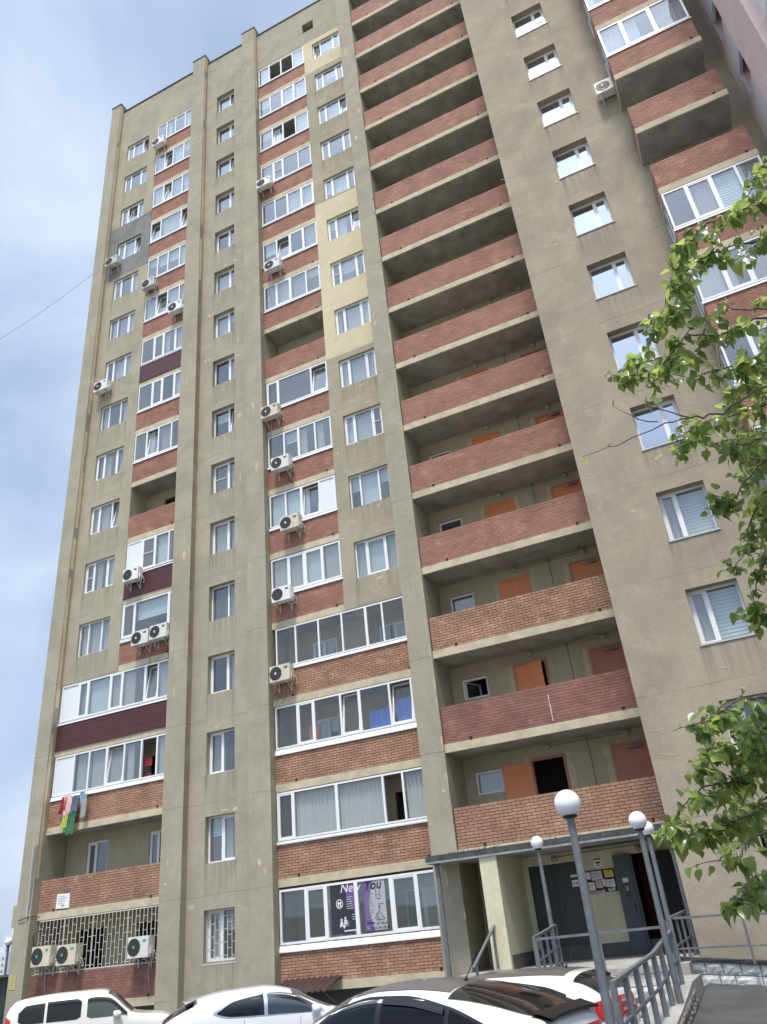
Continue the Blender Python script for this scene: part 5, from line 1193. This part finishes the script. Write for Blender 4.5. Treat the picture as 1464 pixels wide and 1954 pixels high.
BRN = [  # (pixels, depth, leafiness, spread px)
 ([(1545,270),(1464,300),(1440,345),(1425,380)],4.4,1.1,20),
 ([(1530,395),(1464,385),(1410,400),(1350,425),(1310,470),(1285,540),(1262,600)],4.0,1.5,24),
 ([(1530,470),(1450,460),(1390,470),(1330,500),(1300,560)],4.3,1.2,24),
 ([(1290,480),(1300,560),(1270,610),(1235,660),(1190,710)],4.0,1.0,15),
 ([(1540,600),(1440,610),(1370,640),(1310,640),(1262,700),(1245,730)],3.9,1.0,24),
 ([(1540,560),(1464,590),(1400,590),(1372,580)],3.6,.7,20),
 ([(1540,680),(1464,680),(1390,700),(1320,720),(1250,715),(1175,716)],4.2,1.2,18),
 ([(1290,640),(1270,690),(1290,690),(1310,690)],3.9,.8,16),
 ([(1540,720),(1440,745),(1380,790),(1330,795),(1270,808),(1180,850),(1110,872)],3.7,.03,8),
 ([(1255,806),(1215,800),(1170,774)],3.7,.0,8),
 ([(1320,797),(1240,775),(1232,765)],3.7,.1,8),
 ([(1540,770),(1464,770),(1400,790),(1330,810),(1290,840),(1300,860)],4.3,1.5,26),
 ([(1540,830),(1464,830),(1420,850),(1390,840),(1340,850)],3.8,1.3,26),
 ([(1540,700),(1470,730),(1440,800),(1430,870)],4.6,1.9,34),
 ([(1540,640),(1464,720),(1420,740),(1380,760)],4.5,1.6,34),
 ([(1530,820),(1460,880),(1420,920),(1395,965),(1362,945)],4.1,1.1,18),
 ([(1530,900),(1460,940),(1430,1000),(1425,1050),(1400,1085)],4.2,1.3,22),
 ([(1530,1000),(1470,1040),(1450,1100),(1435,1150),(1445,1180)],4.1,1.2,18),
 ([(1540,950),(1475,990),(1460,1060)],4.4,1.6,26),
 ([(1530,1330),(1464,1330),(1410,1335),(1350,1375),(1285,1395)],3.6,1.3,20),
 ([(1530,1370),(1464,1390),(1410,1420),(1350,1430),(1330,1470)],3.8,1.9,32),
 ([(1530,1450),(1464,1470),(1400,1490),(1340,1500),(1300,1545),(1270,1590)],3.6,1.7,28),
 ([(1530,1520),(1464,1540),(1420,1560),(1370,1580),(1310,1592),(1262,1592)],3.7,1.5,22),
 ([(1530,1420),(1470,1430),(1430,1470),(1410,1520)],4.0,1.9,34),
 ([(1545,1560),(1464,1585),(1420,1610),(1395,1622),(1370,1640),(1320,1655)],3.4,.35,14),
 ([(1545,620),(1480,640),(1440,690),(1415,730)],4.2,1.8,34),
 ([(1545,760),(1480,800),(1450,850),(1440,920)],4.3,1.9,36),
 ([(1545,860),(1490,910),(1460,970),(1455,1030)],4.2,1.7,32),
 ([(1545,430),(1480,440),(1440,470),(1400,500)],4.4,1.4,28),
 ([(1545,1350),(1490,1360),(1450,1385),(1420,1400)],3.8,1.9,32),
 ([(1545,1470),(1490,1500),(1450,1530),(1430,1570)],3.9,1.7,30),
 ([(1420,1610),(1415,1635),(1410,1660)],3.4,.0,5),
 ([(1545,1650),(1464,1680),(1420,1712),(1390,1730)],3.4,1.4,20),
 ([(1545,1690),(1464,1700),(1420,1690)],3.6,1.6,24)]
LV = []
bm_b = MB()
for pts, dep, leafy, spr in BRN:
    P = []
    for i, (px, py) in enumerate(pts): P.append(pt(px, py, dep+.12*math.sin(i*1.7+px)))
    root = pts[0][0] > 1500
    if root:
        z_ = min(5.6, max(.3, P[0].z-.5)); P = [Vector((2.48,-19.2,z_))]+P
    Q = []
    for a, b in zip(P, P[1:]):
        for i in range(4): Q.append(a.lerp(b, i/4)+Vector((rnd.gauss(0,1),rnd.gauss(0,1),rnd.gauss(0,1)))*.004)
    Q.append(P[-1]); r1 = .0085 if root else .0036
    mb = MB(); mb.tube(Q, [r1*(1-.82*i/(len(Q)-1)) for i in range(len(Q))], 6); obj('branch', mb, BARK, tree, smooth=True)
    low = pts[0][1] > 1300; leafy *= 1.45 if low else 1.3
    nl = int(leafy*sum((b-a).length for a, b in zip(P[1:] if root else P, (P[2:] if root else P[1:])))*88)
    st = 4 if root else 0
    # side twigs
    tw = MB(); nt_ = max(2, nl//7) if leafy > .2 else (4 if leafy > 0 else 2); tips = []
    for _ in range(nt_):
        i = rnd.randrange(st, len(Q)); a = Q[i]; d = Vector((rnd.gauss(0,1),rnd.gauss(0,1),rnd.gauss(-.25,.8))).normalized()*rnd.uniform(.5, 1.6)*spr/FPX*dep
        mid = a+d*.5+Vector((0,0,rnd.uniform(-.01,.015))); tw.tube([a, mid, a+d], [.0028,.002,.001], 4); tips += [mid, a+d*.8, a+d]
    obj('twigs', tw, BARK, tree, kind='stuff')
    for _ in range(nl):
        c = rnd.choice(tips) if rnd.random() < .75 else Q[rnd.randrange(st, len(Q))]
        LV.append((c+Vector((rnd.gauss(0,.012),rnd.gauss(0,.012),rnd.gauss(0,.012))), min(.09, max(.026, rnd.gauss(.050,.015)))*(1.05 if low else 1)))
LV.sort(key=lambda t: -t[1]/(t[0]-CAM).length)
lst = MB(); lst.sm = True; st_ = MB()
for i, (c, sz) in enumerate(LV):
    yaw = rnd.uniform(0, 2*math.pi); pit = R_(rnd.gauss(-38, 28)); rol = R_(rnd.gauss(0, 30))
    M = Matrix.Translation(c) @ Matrix.Rotation(yaw, 4, 'Z') @ Matrix.Rotation(pit, 4, 'X') @ Matrix.Rotation(rol, 4, 'Y') @ Matrix.Scale(sz, 4) @ Matrix.Translation((0,.3,0))
    k = rnd.randrange(6)
    if i < 300:
        o = link('leaf', LM[k], tree); o.matrix_basis = M
    else:
        n = len(lst.v); lst.v += [tuple(M @ Vector(v)) for v in LG[k].v]; lst.f += [tuple(n+q for q in f) for f in LG[k].f]; lst.m += [0]*len(LG[k].f)
    st_.tube([c, M @ Vector((0, 0, 0))], [.0012, .0008], 3, cap=False)
obj('leaf_stalks', st_, mat('leaf_stalk', (.14,.16,.05), .6), tree, kind='stuff')
obj('leaves', lst, LEAF, tree, kind='stuff', smooth=True)
for px, py, dep in ((1364,1517,3.6),(1440,1395,3.6)):
    me = bpy.data.meshes.new('fruit'); bm = bmesh.new(); bmesh.ops.create_uvsphere(bm, u_segments=14, v_segments=9, radius=.016); bm.to_mesh(me); bm.free(); me.materials.append(mat('unripe_fruit', (.10,.15,.05), .45)); me.polygons.foreach_set('use_smooth', [True]*len(me.polygons))
    o = link('fruit', me, tree); o.location = pt(px, py, dep)
print('leaves', len(LV), 'bricks', len(BR_OBJ))
